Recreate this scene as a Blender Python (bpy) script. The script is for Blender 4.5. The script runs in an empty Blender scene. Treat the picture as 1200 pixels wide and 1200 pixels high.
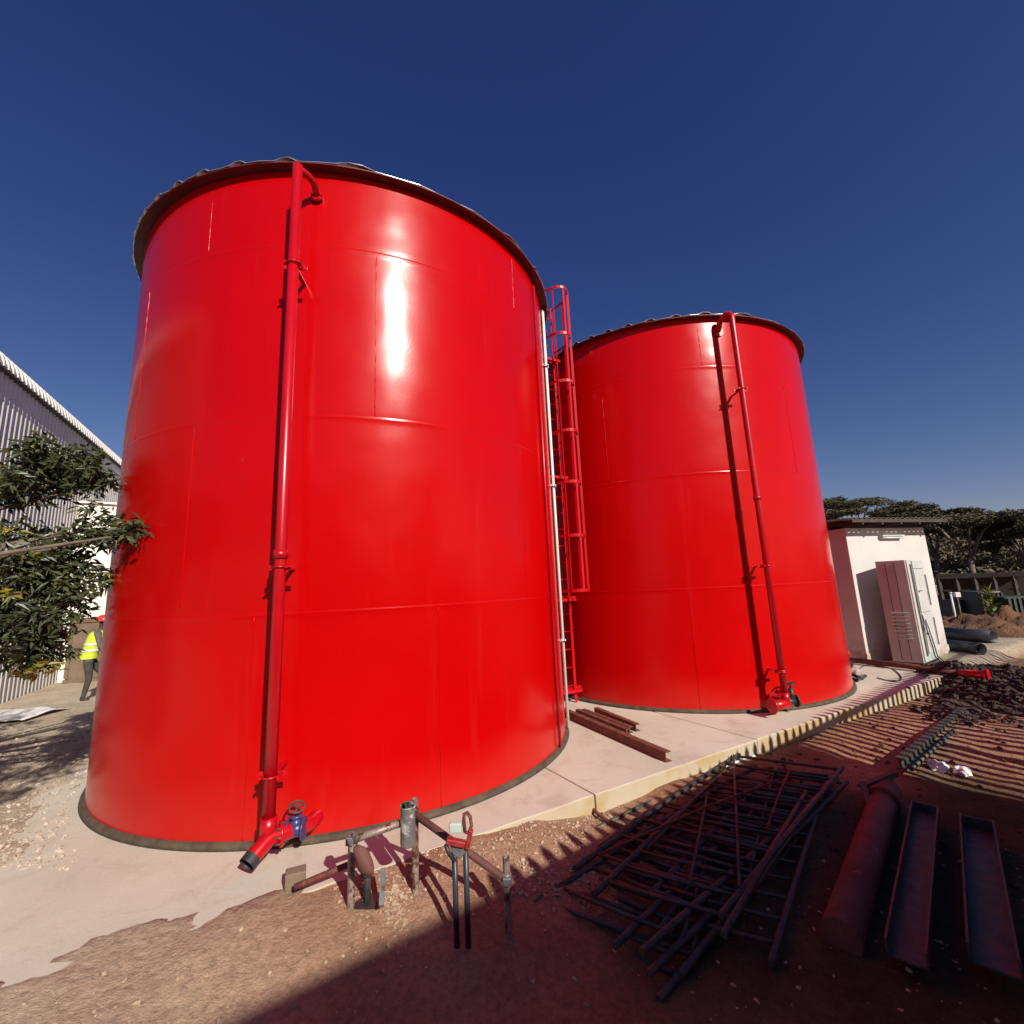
import bpy, bmesh, math, random
import numpy as np
from mathutils import Vector, Matrix, noise as mnoise

random.seed(7); rng = np.random.default_rng(7)
scn = bpy.context.scene
COL = scn.collection
PI = math.pi

# ------------------------------------------------------------------ camera model (fitted to the tanks' edges)
F, CX, CY, PITCH, ROLL, S = 540.787, 600., 591., 0.1785, -0.045, 1.95
_cp, _sp, _cr, _sr = math.cos(PITCH), math.sin(PITCH), math.cos(ROLL), math.sin(ROLL)
FW = Vector((0, _cp, _sp)); _R0 = Vector((1, 0, 0)); _U0 = Vector((0, -_sp, _cp))
RT = _cr*_R0 + _sr*_U0; UP = -_sr*_R0 + _cr*_U0
CAM = Vector((0, 0, S))
def ray(px, py):
    return (FW + RT*((px-CX)/F) - UP*((py-CY)/F)).normalized()
def G(px, py, z=0.):                       # ground point seen there
    d = ray(px, py); return CAM + d*((z-S)/d.z)
def AT(px, py, dist):                      # point at that horizontal distance from the camera
    d = ray(px, py); return CAM + d*(dist/math.hypot(d.x, d.y))

SUN = Vector((.462, -.711, .530)).normalized()

# ------------------------------------------------------------------ materials
def new_mat(name):
    m = bpy.data.materials.new(name); m.use_nodes = True
    nt = m.node_tree; b = nt.nodes['Principled BSDF']
    return m, nt, b
def N(nt, t, **kw):
    n = nt.nodes.new(t)
    for k, v in kw.items():
        if k in n.inputs: n.inputs[k].default_value = v
        else: setattr(n, k, v)
    return n
def coords(nt, world=True):
    if world:
        return N(nt, 'ShaderNodeNewGeometry').outputs['Position']
    return N(nt, 'ShaderNodeTexCoord').outputs['Object']
def ramp(nt, fac, stops):
    r = N(nt, 'ShaderNodeValToRGB'); el = r.color_ramp.elements
    while len(el) < len(stops): el.new(0.5)
    for e, (p, c) in zip(el, stops):
        e.position = p; e.color = (*c, 1) if len(c) == 3 else c
    nt.links.new(fac, r.inputs[0]); return r.outputs[0]
def mixc(nt, fac, a, b, mode='MIX'):
    m = N(nt, 'ShaderNodeMix', data_type='RGBA', blend_type=mode)
    for i, v in ((0, fac), (6, a), (7, b)):
        if hasattr(v, 'is_output'): nt.links.new(v, m.inputs[i])
        elif isinstance(v, tuple): m.inputs[i].default_value = (*v, 1) if len(v) == 3 else v
        else: m.inputs[i].default_value = v
    return m.outputs[2]
def noise(nt, co, scale, detail=5, rough=.6, dist=0):
    n = N(nt, 'ShaderNodeTexNoise', Scale=scale, Detail=detail, Roughness=rough, Distortion=dist)
    nt.links.new(co, n.inputs['Vector']); return n.outputs['Fac']
def bump(nt, b, h, strength, dist=.02):
    bp = N(nt, 'ShaderNodeBump', Strength=strength, Distance=dist)
    nt.links.new(h, bp.inputs['Height']); nt.links.new(bp.outputs[0], b.inputs['Normal'])
def pmat(name, c1, c2=None, scale=6., rough=.6, metal=0., bmp=0., bscale=40., world=False, lo=.35, hi=.65, spots=None, bdist=.01):
    m, nt, b = new_mat(name); co = coords(nt, world)
    b.inputs['Roughness'].default_value = rough; b.inputs['Metallic'].default_value = metal
    if c2:
        c = ramp(nt, noise(nt, co, scale), [(lo, c1), (hi, c2)])
        if spots:
            f = ramp(nt, noise(nt, co, spots[1], 6, .7), [(spots[2], (0, 0, 0)), (spots[2]+.08, (1, 1, 1))])
            c = mixc(nt, f, c, spots[0])
        nt.links.new(c, b.inputs['Base Color'])
    else: b.inputs['Base Color'].default_value = (*c1, 1)
    if bmp: bump(nt, b, noise(nt, co, bscale, 4), bmp, bdist)
    return m

def make_red(name, wav=.1):
    m, nt, b = new_mat(name); co = coords(nt)
    sep = N(nt, 'ShaderNodeSeparateXYZ'); nt.links.new(co, sep.inputs[0])
    c = ramp(nt, noise(nt, co, .7, 3), [(.3, (.455, .0006, .0012)), (.7, (.495, .0008, .0016))])
    # splashed dust near the foot and faint runs
    st = N(nt, 'ShaderNodeMapping'); st.inputs['Scale'].default_value = (9, 9, .5); nt.links.new(co, st.inputs[0])
    runs = ramp(nt, noise(nt, st.outputs[0], 1.0, 4, .65), [(.6, (0, 0, 0)), (.75, (1, 1, 1))])
    mr = N(nt, 'ShaderNodeMapRange'); mr.inputs[1].default_value = .02; mr.inputs[2].default_value = .55; mr.inputs[3].default_value = .12; mr.inputs[4].default_value = .0
    nt.links.new(sep.outputs[2], mr.inputs[0])
    du = N(nt, 'ShaderNodeMath', operation='MULTIPLY'); nt.links.new(mr.outputs[0], du.inputs[0]); nt.links.new(noise(nt, co, 3, 5), du.inputs[1])
    c = mixc(nt, du.outputs[0], c, (.42, .16, .10))
    rm = N(nt, 'ShaderNodeMath', operation='MULTIPLY'); rm.inputs[1].default_value = .035; nt.links.new(runs, rm.inputs[0]); c = mixc(nt, rm.outputs[0], c, (.40, .12, .10))
    sk = ramp(nt, noise(nt, co, 5.5, 7, .8), [(.66, (0, 0, 0)), (.74, (.10, .10, .10))]); c = mixc(nt, sk, c, (.5, .2, .17))
    nt.links.new(c, b.inputs['Base Color'])
    b.inputs['Roughness'].default_value = .27
    rr = N(nt, 'ShaderNodeMapRange'); rr.inputs[3].default_value = .16; rr.inputs[4].default_value = .28
    nt.links.new(noise(nt, co, 1.3, 4), rr.inputs[0]); nt.links.new(rr.outputs[0], b.inputs['Roughness'])
    b.inputs['Specular IOR Level'].default_value = .24
    if wav:
        a = noise(nt, co, .9, 2, .5); f = noise(nt, co, 60, 2, .5)
        s = N(nt, 'ShaderNodeMath', operation='MULTIPLY_ADD'); s.inputs[1].default_value = .012
        nt.links.new(f, s.inputs[0]); nt.links.new(a, s.inputs[2])
        bump(nt, b, s.outputs[0], wav, .25)
    return m

def make_concrete(name):
    m, nt, b = new_mat(name); co = coords(nt)
    c = ramp(nt, noise(nt, co, .55, 6, .62), [(.28, (.45, .405, .32)), (.5, (.54, .495, .40)), (.72, (.60, .56, .46))])
    c = mixc(nt, ramp(nt, noise(nt, co, 2.6, 7, .7, .6), [(.52, (0, 0, 0)), (.72, (.62, .62, .62))]), c, (.36, .29, .22))
    c = mixc(nt, ramp(nt, noise(nt, co, .9, 5, .6, 1.2), [(.56, (0, 0, 0)), (.66, (.35, .35, .35))]), c, (.33, .25, .18))
    c = mixc(nt, ramp(nt, noise(nt, co, 45, 3, .6), [(.4, (0, 0, 0)), (.75, (.35, .35, .35))]), c, (.68, .60, .53))
    # lime-yellow stains on the cast side face only
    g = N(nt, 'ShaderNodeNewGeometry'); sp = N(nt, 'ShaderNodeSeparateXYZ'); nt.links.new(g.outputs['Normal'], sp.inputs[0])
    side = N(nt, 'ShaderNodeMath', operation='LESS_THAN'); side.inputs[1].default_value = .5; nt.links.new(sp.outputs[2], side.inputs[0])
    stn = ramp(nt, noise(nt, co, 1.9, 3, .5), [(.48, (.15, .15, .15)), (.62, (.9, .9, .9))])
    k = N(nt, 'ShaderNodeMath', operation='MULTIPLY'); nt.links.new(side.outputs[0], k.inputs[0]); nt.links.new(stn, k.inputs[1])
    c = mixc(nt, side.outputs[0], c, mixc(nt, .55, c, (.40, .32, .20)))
    c = mixc(nt, k.outputs[0], c, (.42, .29, .11))
    nt.links.new(c, b.inputs['Base Color']); b.inputs['Roughness'].default_value = .85
    bump(nt, b, noise(nt, co, 30, 6, .7), .25, .01)
    return m

def make_ground(name):
    m, nt, b = new_mat(name); co = coords(nt)
    at = N(nt, 'ShaderNodeAttribute', attribute_name='soil')          # what the soil is: red fill, beige dust, dry field, plus yard shade painted dark
    base = ramp(nt, noise(nt, co, 1.1, 7, .65), [(.3, (.42, .33, .235)), (.5, (.53, .43, .315)), (.7, (.62, .52, .395))])
    red = ramp(nt, noise(nt, co, 1.7, 7, .65), [(.3, (.27, .135, .075)), (.5, (.36, .19, .11)), (.7, (.43, .26, .165))])
    sep = N(nt, 'ShaderNodeSeparateColor'); nt.links.new(at.outputs['Color'], sep.inputs[0])
    c = mixc(nt, sep.outputs[0], base, red)
    dry = ramp(nt, noise(nt, co, .25, 6, .7), [(.3, (.10, .075, .04)), (.7, (.22, .165, .09))])
    c = mixc(nt, sep.outputs[1], c, dry)
    c = mixc(nt, sep.outputs[2], c, ramp(nt, noise(nt, co, 2.2, 6, .7), [(.3, (.050, .046, .022)), (.7, (.115, .10, .052))]))  # lower-right shade painted into the soil colour
    sp = ramp(nt, noise(nt, co, 24, 5, .75), [(.35, (.55, .55, .55)), (.6, (1, 1, 1)), (.8, (1.0, 1.0, 1.0))])
    c = mixc(nt, .8, c, sp, 'MULTIPLY')
    nt.links.new(c, b.inputs['Base Color']); b.inputs['Roughness'].default_value = .95
    b.inputs['Specular IOR Level'].default_value = .15
    ad = N(nt, 'ShaderNodeMath', operation='MULTIPLY_ADD'); ad.inputs[1].default_value = .35; nt.links.new(noise(nt, co, 55, 6, .7), ad.inputs[0]); nt.links.new(noise(nt, co, 7, 6, .65), ad.inputs[2])
    bump(nt, b, ad.outputs[0], .7, .05)
    return m

def leaf_mat(name, c1, c2, scale=2.5, rough=.45):
    m, nt, b = new_mat(name); co = coords(nt)
    at = N(nt, 'ShaderNodeAttribute', attribute_name='tint')
    c = ramp(nt, noise(nt, co, scale, 3), [(.35, c1), (.65, c2)])
    c = mixc(nt, .9, c, at.outputs['Color'], 'MULTIPLY')
    nt.links.new(c, b.inputs['Base Color']); b.inputs['Roughness'].default_value = rough
    b.inputs['Transmission Weight'].default_value = 0
    b.inputs['Subsurface Weight'].default_value = 0
    return m

M = dict(
    flange_shade=pmat('shaded_dark_red', (.085, .008, .008), (.13, .012, .012), 6, .6, world=True),  # shade under the tank roof edge put into the flange's red
    red=make_red('red_gloss_paint', .10), redpipe=pmat('red_pipe_paint', (.42, .002, .007), (.50, .003, .010), 3, .3, world=True),
    concrete=make_concrete('cast_concrete'), ground=make_ground('site_soil'),
    bitumen=pmat('bitumen_ring', (.05, .035, .022), (.10, .07, .045), 9, .8, bmp=.5, world=True),
    zinc=pmat('galvanised_sheet', (.62, .62, .62), (.75, .75, .75), 4, .35, metal=.7),
    steel=pmat('grey_steel', (.20, .20, .22), (.32, .31, .31), 7, .45, metal=.6, spots=((.16, .07, .035), 9, .58), bmp=.2),
    darksteel=pmat('dark_frame_steel', (.036, .042, .038), (.075, .082, .074), 11, .55, metal=.2, spots=((.12, .06, .035), 8, .53), bmp=.2),
    rust=pmat('rusted_steel', (.10, .028, .022), (.19, .062, .04), 9, .75, spots=((.24, .11, .06), 14, .57), bmp=.4),
    rail=pmat('worn_scaffold_tube', (.24, .16, .13), (.40, .33, .28), 13, .5, metal=.35, spots=((.13, .045, .03), 17, .5), bmp=.4),
    maroon=pmat('maroon_primer', (.10, .035, .03), (.15, .055, .045), 5, .75, spots=((.2, .11, .08), 10, .6), bmp=.2),
    cladding=pmat('white_corrugated_cladding', (.66, .62, .57), (.78, .74, .69), .8, .5, spots=((.5, .43, .35), 3, .62), world=True),
    cream=pmat('cream_render', (.72, .67, .60), (.80, .75, .69), .7, .85, bmp=.15, world=True),
    white=pmat('white_render', (.53, .515, .49), (.59, .575, .55), 1.2, .85, bmp=.15, spots=((.6, .54, .48), 2.3, .66), world=True),
    roofold=pmat('old_roof_sheet', (.12, .10, .085), (.24, .20, .16), 5, .7, spots=((.16, .08, .05), 4, .55), bmp=.2),
    roofdark=pmat('dark_timber_and_shade', (.04, .03, .024), (.07, .052, .04), 6, .8),
    bark=pmat('bark', (.10, .075, .055), (.19, .15, .115), 10, .9, bmp=.8, bscale=25),
    leaf=leaf_mat('glossy_leaf', (.040, .054, .022), (.085, .098, .038), 2.5, .45),
    leafdist=leaf_mat('dry_acacia_leaf', (.085, .078, .036), (.15, .13, .068), .6, .8),
    shrub=leaf_mat('hillside_scrub_leaf', (.085, .072, .038), (.145, .118, .066), .12, .9),
    wood=pmat('weathered_ply', (.14, .10, .068), (.20, .145, .10), 4, .8, bmp=.3),
    greymetal=pmat('cabinet_paint', (.42, .47, .43), (.50, .56, .51), 2, .5, spots=((.36, .28, .22), 3, .64)),
    panelwhite=pmat('panel_white_paint', (.52, .51, .49), (.60, .59, .57), 3, .45),
    black=pmat('black_rubber', (.018, .018, .02), (.035, .034, .036), 6, .5),
    pipeblack=pmat('black_plastic_pipe', (.022, .024, .032), (.04, .042, .055), 3, .4),
    plastic=pmat('white_plastic', (.70, .68, .66), (.80, .78, .76), 8, .4, bmp=.2),
    crumb=pmat('soil_crumb', (.34, .23, .15), (.50, .38, .27), 5, .95, bmp=.5, world=True),
    stone=pmat('pale_rubble', (.36, .29, .22), (.56, .47, .38), 5, .9, bmp=.5, world=True),
    darksoil=pmat('dark_ash_soil', (.035, .024, .019), (.085, .056, .044), 6, .95, bmp=1., bscale=22, world=True, bdist=.05),
    redsoil=pmat('red_soil', (.085, .040, .022), (.17, .08, .038), 1.5, .95, bmp=1., bscale=18, world=True, bdist=.05),
    sheet=pmat('white_tarp', (.66, .64, .62), (.76, .74, .72), 3, .6, bmp=.3),
    tube=pmat('white_conduit', (.72, .70, .66), (.80, .78, .74), 6, .5),
    lampglass=pmat('lamp_diffuser', (.66, .66, .66), (.7, .7, .7), 4, .3),
    tin=pmat('splashed_tin', (.17, .16, .155), (.27, .25, .24), 9, .5, metal=.3, spots=((.7, .68, .66), 11, .55), bmp=.2),
    toolred=pmat('scuffed_red_tool', (.22, .012, .012), (.34, .02, .02), 16, .55, spots=((.18, .09, .06), 24, .53), bmp=.3),
    blue=pmat('blue_valve_paint', (.03, .04, .12), (.06, .06, .17), 8, .35),
    hivis=pmat('hi_vis_cloth', (.52, .66, .03), (.62, .76, .06), 9, .8, bmp=.3),
    silver=pmat('reflective_tape', (.6, .6, .6), (.7, .7, .7), 9, .3),
    cloth=pmat('grey_work_cloth', (.085, .078, .072), (.13, .12, .11), 14, .9, bmp=.4),
    trouser=pmat('dark_work_trousers', (.040, .035, .032), (.075, .065, .058), 10, .9, bmp=.4),
    skin=pmat('dark_skin', (.07, .035, .022), (.10, .052, .034), 8, .5),
    helmet=pmat('red_helmet', (.55, .03, .025), (.62, .04, .03), 5, .25),
    brick=pmat('red_brick_wall', (.32, .22, .17), (.42, .30, .24), 3, .9, bmp=.3),
    blocker=pmat('blue_blocker_paint', (.05, .09, .16), (.08, .13, .22), 3, .5, spots=((.15, .07, .04), 4, .62)),
    green=pmat('green_mesh', (.012, .03, .014), (.022, .045, .022), 5, .8),
)

def make_hutwall():
    m, nt, b = new_mat('limewashed_hut_wall'); co = coords(nt); sp = N(nt, 'ShaderNodeSeparateXYZ'); nt.links.new(co, sp.inputs[0])
    c = ramp(nt, noise(nt, co, 1.1, 5), [(.35, (.52, .505, .48)), (.65, (.59, .575, .55))])
    def band(z0, z1, amt, stretch, col, c, lo, hi):                       # splashed mud at the foot, drip stains from the eave
        mp = N(nt, 'ShaderNodeMapping'); mp.inputs['Scale'].default_value = stretch; nt.links.new(co, mp.inputs[0])
        f = ramp(nt, noise(nt, mp.outputs[0], 1.0, 6, .7), [(lo, (0, 0, 0)), (hi, (1, 1, 1))])
        mr = N(nt, 'ShaderNodeMapRange'); mr.inputs[1].default_value = z0; mr.inputs[2].default_value = z1; mr.inputs[3].default_value = amt; mr.inputs[4].default_value = 0
        nt.links.new(sp.outputs[2], mr.inputs[0]); k = N(nt, 'ShaderNodeMath', operation='MULTIPLY'); nt.links.new(f, k.inputs[0]); nt.links.new(mr.outputs[0], k.inputs[1])
        return mixc(nt, k.outputs[0], c, col)
    c = band(.0, .55, .9, (4, 4, 5), (.34, .24, .16), c, .42, .6)
    c = band(2.98, 2.35, .8, (9, 9, .7), (.25, .20, .16), c, .58, .70)
    nt.links.new(c, b.inputs['Base Color']); b.inputs['Roughness'].default_value = .9; bump(nt, b, noise(nt, co, 35, 5), .25, .01); return m
M['hutwall'] = make_hutwall()
# ------------------------------------------------------------------ mesh builder
class MB:
    def __init__(s): s.v = []; s.f = []; s.m = []; s.sm = []
    def add(s, vs, fs, mi=0, smooth=False):
        o = len(s.v); s.v += [tuple(p) for p in vs]
        for f in fs: s.f.append(tuple(i+o for i in f)); s.m.append(mi); s.sm.append(smooth)
        return s
    def box(s, c, size, mat=None, mi=0):
        hx, hy, hz = (k/2 for k in size); c = Vector(c)
        vs = [Vector((x, y, z)) for x in (-hx, hx) for y in (-hy, hy) for z in (-hz, hz)]
        if mat is not None: vs = [mat @ v for v in vs]
        return s.add([c+v for v in vs], [(0, 1, 3, 2), (4, 6, 7, 5), (0, 4, 5, 1), (2, 3, 7, 6), (0, 2, 6, 4), (1, 5, 7, 3)], mi)
    def beam(s, a, b, w, h, up=(0, 0, 1), mi=0):
        a = Vector(a); b = Vector(b); x = (b-a); L = x.length; x.normalize()
        y = Vector(up).cross(x)
        if y.length < 1e-4: y = Vector((1, 0, 0)).cross(x)
        y.normalize(); z = x.cross(y)
        mt = Matrix((x, y, z)).transposed()
        return s.box((a+b)/2, (L, w, h), mt, mi)
    def tube(s, pts, r, n=10, caps=True, mi=0, smooth=True):
        pts = [Vector(p) for p in pts]; rs = r if isinstance(r, (list, tuple)) else [r]*len(pts)
        o = len(s.v); prev = None
        for i, p in enumerate(pts):
            t = (pts[min(i+1, len(pts)-1)]-pts[max(i-1, 0)]).normalized()
            if prev is None:
                u = t.orthogonal().normalized()
            else:
                u = (prev-t*prev.dot(t))
                u = u.normalized() if u.length > 1e-5 else t.orthogonal().normalized()
            prev = u; w = t.cross(u)
            for k in range(n):
                a = 2*PI*k/n; s.v.append(tuple(p+(u*math.cos(a)+w*math.sin(a))*rs[i]))
        for i in range(len(pts)-1):
            for k in range(n):
                a = o+i*n+k; b = o+i*n+(k+1) % n
                s.f.append((a, b, b+n, a+n)); s.m.append(mi); s.sm.append(smooth)
        if caps:
            s.f.append(tuple(o+k for k in reversed(range(n)))); s.m.append(mi); s.sm.append(False)
            s.f.append(tuple(o+(len(pts)-1)*n+k for k in range(n))); s.m.append(mi); s.sm.append(False)
        return s
    def lathe(s, prof, n=48, c=(0, 0, 0), mi=0, smooth=True, closed=False):
        o = len(s.v); c = Vector(c); P = len(prof)
        for r, z in prof:
            for k in range(n):
                a = 2*PI*k/n; s.v.append((c.x+r*math.cos(a), c.y+r*math.sin(a), c.z+z))
        for i in range(P if closed else P-1):
            j = (i+1) % P
            for k in range(n):
                q = (k+1) % n
                s.f.append((o+i*n+k, o+i*n+q, o+j*n+q, o+j*n+k)); s.m.append(mi); s.sm.append(smooth)
        return s
    def prism(s, poly, z0, z1, mi=0):
        n = len(poly); vs = [(p[0], p[1], z0) for p in poly]+[(p[0], p[1], z1) for p in poly]
        fs = [tuple(reversed(range(n))), tuple(range(n, 2*n))]+[(i, (i+1) % n, n+(i+1) % n, n+i) for i in range(n)]
        return s.add(vs, fs, mi)
    def build(s, name, mats, parent=None, bevel=0, loc=None):
        me = bpy.data.meshes.new(name); me.from_pydata(s.v, [], s.f)
        for m in (mats if isinstance(mats, (list, tuple)) else [mats]): me.materials.append(m)
        me.polygons.foreach_set('material_index', s.m); me.polygons.foreach_set('use_smooth', s.sm)
        me.validate(); me.update()
        bm = bmesh.new(); bm.from_mesh(me); bmesh.ops.recalc_face_normals(bm, faces=bm.faces); bm.to_mesh(me); bm.free()
        o = bpy.data.objects.new(name, me); COL.objects.link(o)
        if parent is not None:
            o.parent = parent; o.matrix_parent_inverse = Matrix.Translation(-pworld(parent))
        if bevel:
            md = o.modifiers.new('bevel', 'BEVEL'); md.width = bevel; md.segments = 2; md.limit_method = 'ANGLE'
        return o
def pworld(o):
    # world position of a (translation only) chain; meshes keep world coordinates
    return Vector(o.get('_w', (0, 0, 0)))
def tag(o, label, cat, group=None, kind=None):
    if label: o['label'] = label
    if cat: o['category'] = cat
    if group: o['group'] = group
    if kind: o['kind'] = kind
    return o
def thing(name, label, cat, loc=(0, 0, 0), group=None):
    o = bpy.data.objects.new(name, None); COL.objects.link(o); o.location = loc
    o.empty_display_size = .2; o['_w'] = tuple(loc)
    return tag(o, label, cat, group)
def structure(o): o['kind'] = 'structure'; return o
def copy_part(o, parent, off=(0, 0, 0)):
    c = o.copy(); COL.objects.link(c); c.parent = parent; c.matrix_parent_inverse = o.matrix_parent_inverse.copy()
    c.location = o.location + Vector(off); return c
def numpy_mesh(name, V, Fq, mats, parent=None, tint=None, smooth=False):
    me = bpy.data.meshes.new(name); k = Fq.shape[1]
    me.vertices.add(len(V)); me.vertices.foreach_set('co', V.astype(np.float32).ravel())
    me.loops.add(Fq.size); me.loops.foreach_set('vertex_index', Fq.astype(np.int32).ravel())
    me.polygons.add(len(Fq)); me.polygons.foreach_set('loop_start', np.arange(0, Fq.size, k, dtype=np.int32))
    me.polygons.foreach_set('use_smooth', np.full(len(Fq), smooth))
    me.update(calc_edges=True); me.validate()
    for m in (mats if isinstance(mats, (list, tuple)) else [mats]): me.materials.append(m)
    if tint is not None:
        a = me.attributes.new('tint', 'FLOAT_COLOR', 'POINT')
        a.data.foreach_set('color', np.c_[tint, np.ones(len(tint))].astype(np.float32).ravel())
    o = bpy.data.objects.new(name, me); COL.objects.link(o)
    if parent is not None:
        o.parent = parent; o.matrix_parent_inverse = Matrix.Translation(-pworld(parent))
    return o
def V3(a): return Vector((a[0], a[1], a[2] if len(a) > 2 else 0))

# ------------------------------------------------------------------ ground
EU = Vector((.8613, .5081, 0)); EV = Vector((-.5081, .8613, 0)); E0 = Vector((-.84, 3.88, 0))   # pad edge line
def uv(x, y):
    dx, dy = x-E0.x, y-E0.y
    return dx*EU.x+dy*EU.y, dx*EV.x+dy*EV.y
def fbm(x, y, s, o=4):
    return mnoise.fractal(Vector((x*s, y*s, 3.1)), 1.0, 2.0, o)
def sstep(a, b, x):
    t = min(1, max(0, (x-a)/(b-a))); return t*t*(3-2*t)
PADU0, PADU1, PADV = -3.3, 10.15, 6.9
def gz(x, y):
    u, v = uv(x, y); r = math.hypot(x, y)
    n = fbm(x, y, .8)*.03+fbm(x+9, y, 3.1)*.012
    d = -v                                             # + = towards the camera from the pad edge
    z = -.02+n*.6
    spill = max(0, fbm(x+3, y, 1.4)*.75+fbm(x, y, 6)*.12+.06)*(1-sstep(.6, 1.6, u))
    inside = sstep(0, .28, v-spill)*sstep(-2.95, -2.35, u+fbm(x, y, 1.5)*.35+fbm(x, y, 5)*.1)*(1-sstep(PADU1-.4, PADU1, u))*(1-sstep(PADV-.3, PADV, v))
    drop = sstep(-2.2, -.2, u)
    low = -.17-.14*sstep(.1, 1.6, d)+n*1.3
    heap = .165*(1-sstep(.05, 1.5, d))*(1-sstep(.9, 1.9, u))+.05*math.exp(-((u-3.0)/.9)**2-((d-.2)/.4)**2)
    right = low+heap
    z += .034*(1-sstep(.4, 1.4, u))*(1-sstep(.0, .9, v))*sstep(-1.5, -.2, v)
    z += .035*(1-sstep(-2.8, -1.8, u))*sstep(-.6, .1, v)
    m = sstep(-.30, -.12, d)*drop
    z = z*(1-m)+right*m
    z = z*(1-inside)-.09*inside
    # sandy rise on the right
    q = ((x-7.0)/1.7)**2+((y-6.0)/1.1)**2
    z += .24*math.exp(-q*1.3)
    if r > 22: z += sstep(22, 60, r)*(fbm(x, y, .05)*.8)
    return z
def axis(segs):
    out = []
    for a, b, s in segs:
        n = max(1, int(round((b-a)/s))); out += [a+(b-a)*i/n for i in range(n)]
    return np.array(out+[segs[-1][1]])
gx = axis([(-600, -120, 60), (-120, -40, 10), (-40, -14, 2), (-14, -6, .16), (-6, 9, .075), (9, 16, .2), (16, 40, 2), (40, 120, 10), (120, 600, 60)])
gy = axis([(-300, -60, 40), (-60, -10, 5), (-10, 1.5, .5), (1.5, 9, .075), (9, 18, .18), (18, 40, 2), (40, 120, 10), (120, 900, 60)])
nx, ny = len(gx), len(gy)
GV = np.empty((ny, nx, 3)); GA = np.zeros((ny, nx, 4)); GA[..., 3] = 1
for j, y in enumerate(gy):
    for i, x in enumerate(gx):
        GV[j, i] = (x, y, gz(x, y))
        u, v = uv(x, y)
        nn = fbm(x, y, .6)*.35
        redm = sstep(-.3, .0, -v)*sstep(.4, 2.3, u+nn)*(1-sstep(5., 9., -v+nn))*(1-sstep(9.5, 12, u))
        redm = max(redm, .85*sstep(-.3, .0, -v)*sstep(-2.6, -.4, u+nn))
        redm *= 1-.25*math.exp(-(((x-6.6)/1.7)**2+((y-6.2)/1.4)**2))
        GA[j, i, 0] = redm
        GA[j, i, 2] = sstep(.7, 1.6, -v+nn)*sstep(-.2, 1.6, u+nn)*(1-sstep(5.2, 6.6, u+nn))  # mask for the painted shade in the lower-right yard
        GA[j, i, 1] = sstep(16, 26, math.hypot(x, y))*.9
idx = np.arange(nx*ny).reshape(ny, nx)
q = np.stack([idx[:-1, :-1], idx[:-1, 1:], idx[1:, 1:], idx[1:, :-1]], -1).reshape(-1, 4)
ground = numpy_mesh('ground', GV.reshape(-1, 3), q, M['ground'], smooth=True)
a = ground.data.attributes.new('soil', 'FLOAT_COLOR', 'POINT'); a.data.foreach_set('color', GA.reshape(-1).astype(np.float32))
structure(ground)

# concrete pad: four pours with open joints
joints = [PADU0, 1.74, 4.29, 6.96, PADU1]
pad = MB()
for k in range(4):
    u0, u1 = joints[k]+(.006 if k else 0), joints[k+1]-(.006 if k < 3 else 0)
    nu = max(2, int((u1-u0)/.12)); ring = []
    for i in range(nu+1):
        u = u0+(u1-u0)*i/nu; ring.append((u, .014*mnoise.noise(Vector((u*2.3, k, 0)))+.012*mnoise.noise(Vector((u*9, k, 4)))+.02*max(0, mnoise.noise(Vector((u*5, k, 9)))-.35)))
    poly = [E0+EU*u+EV*v for u, v in ring]+[E0+EU*u1+EV*PADV, E0+EU*u0+EV*PADV]
    pad.prism([(p.x, p.y) for p in poly], -.42, 0)
structure(pad.build('concrete_pad', M['concrete'], bevel=.012))

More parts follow.
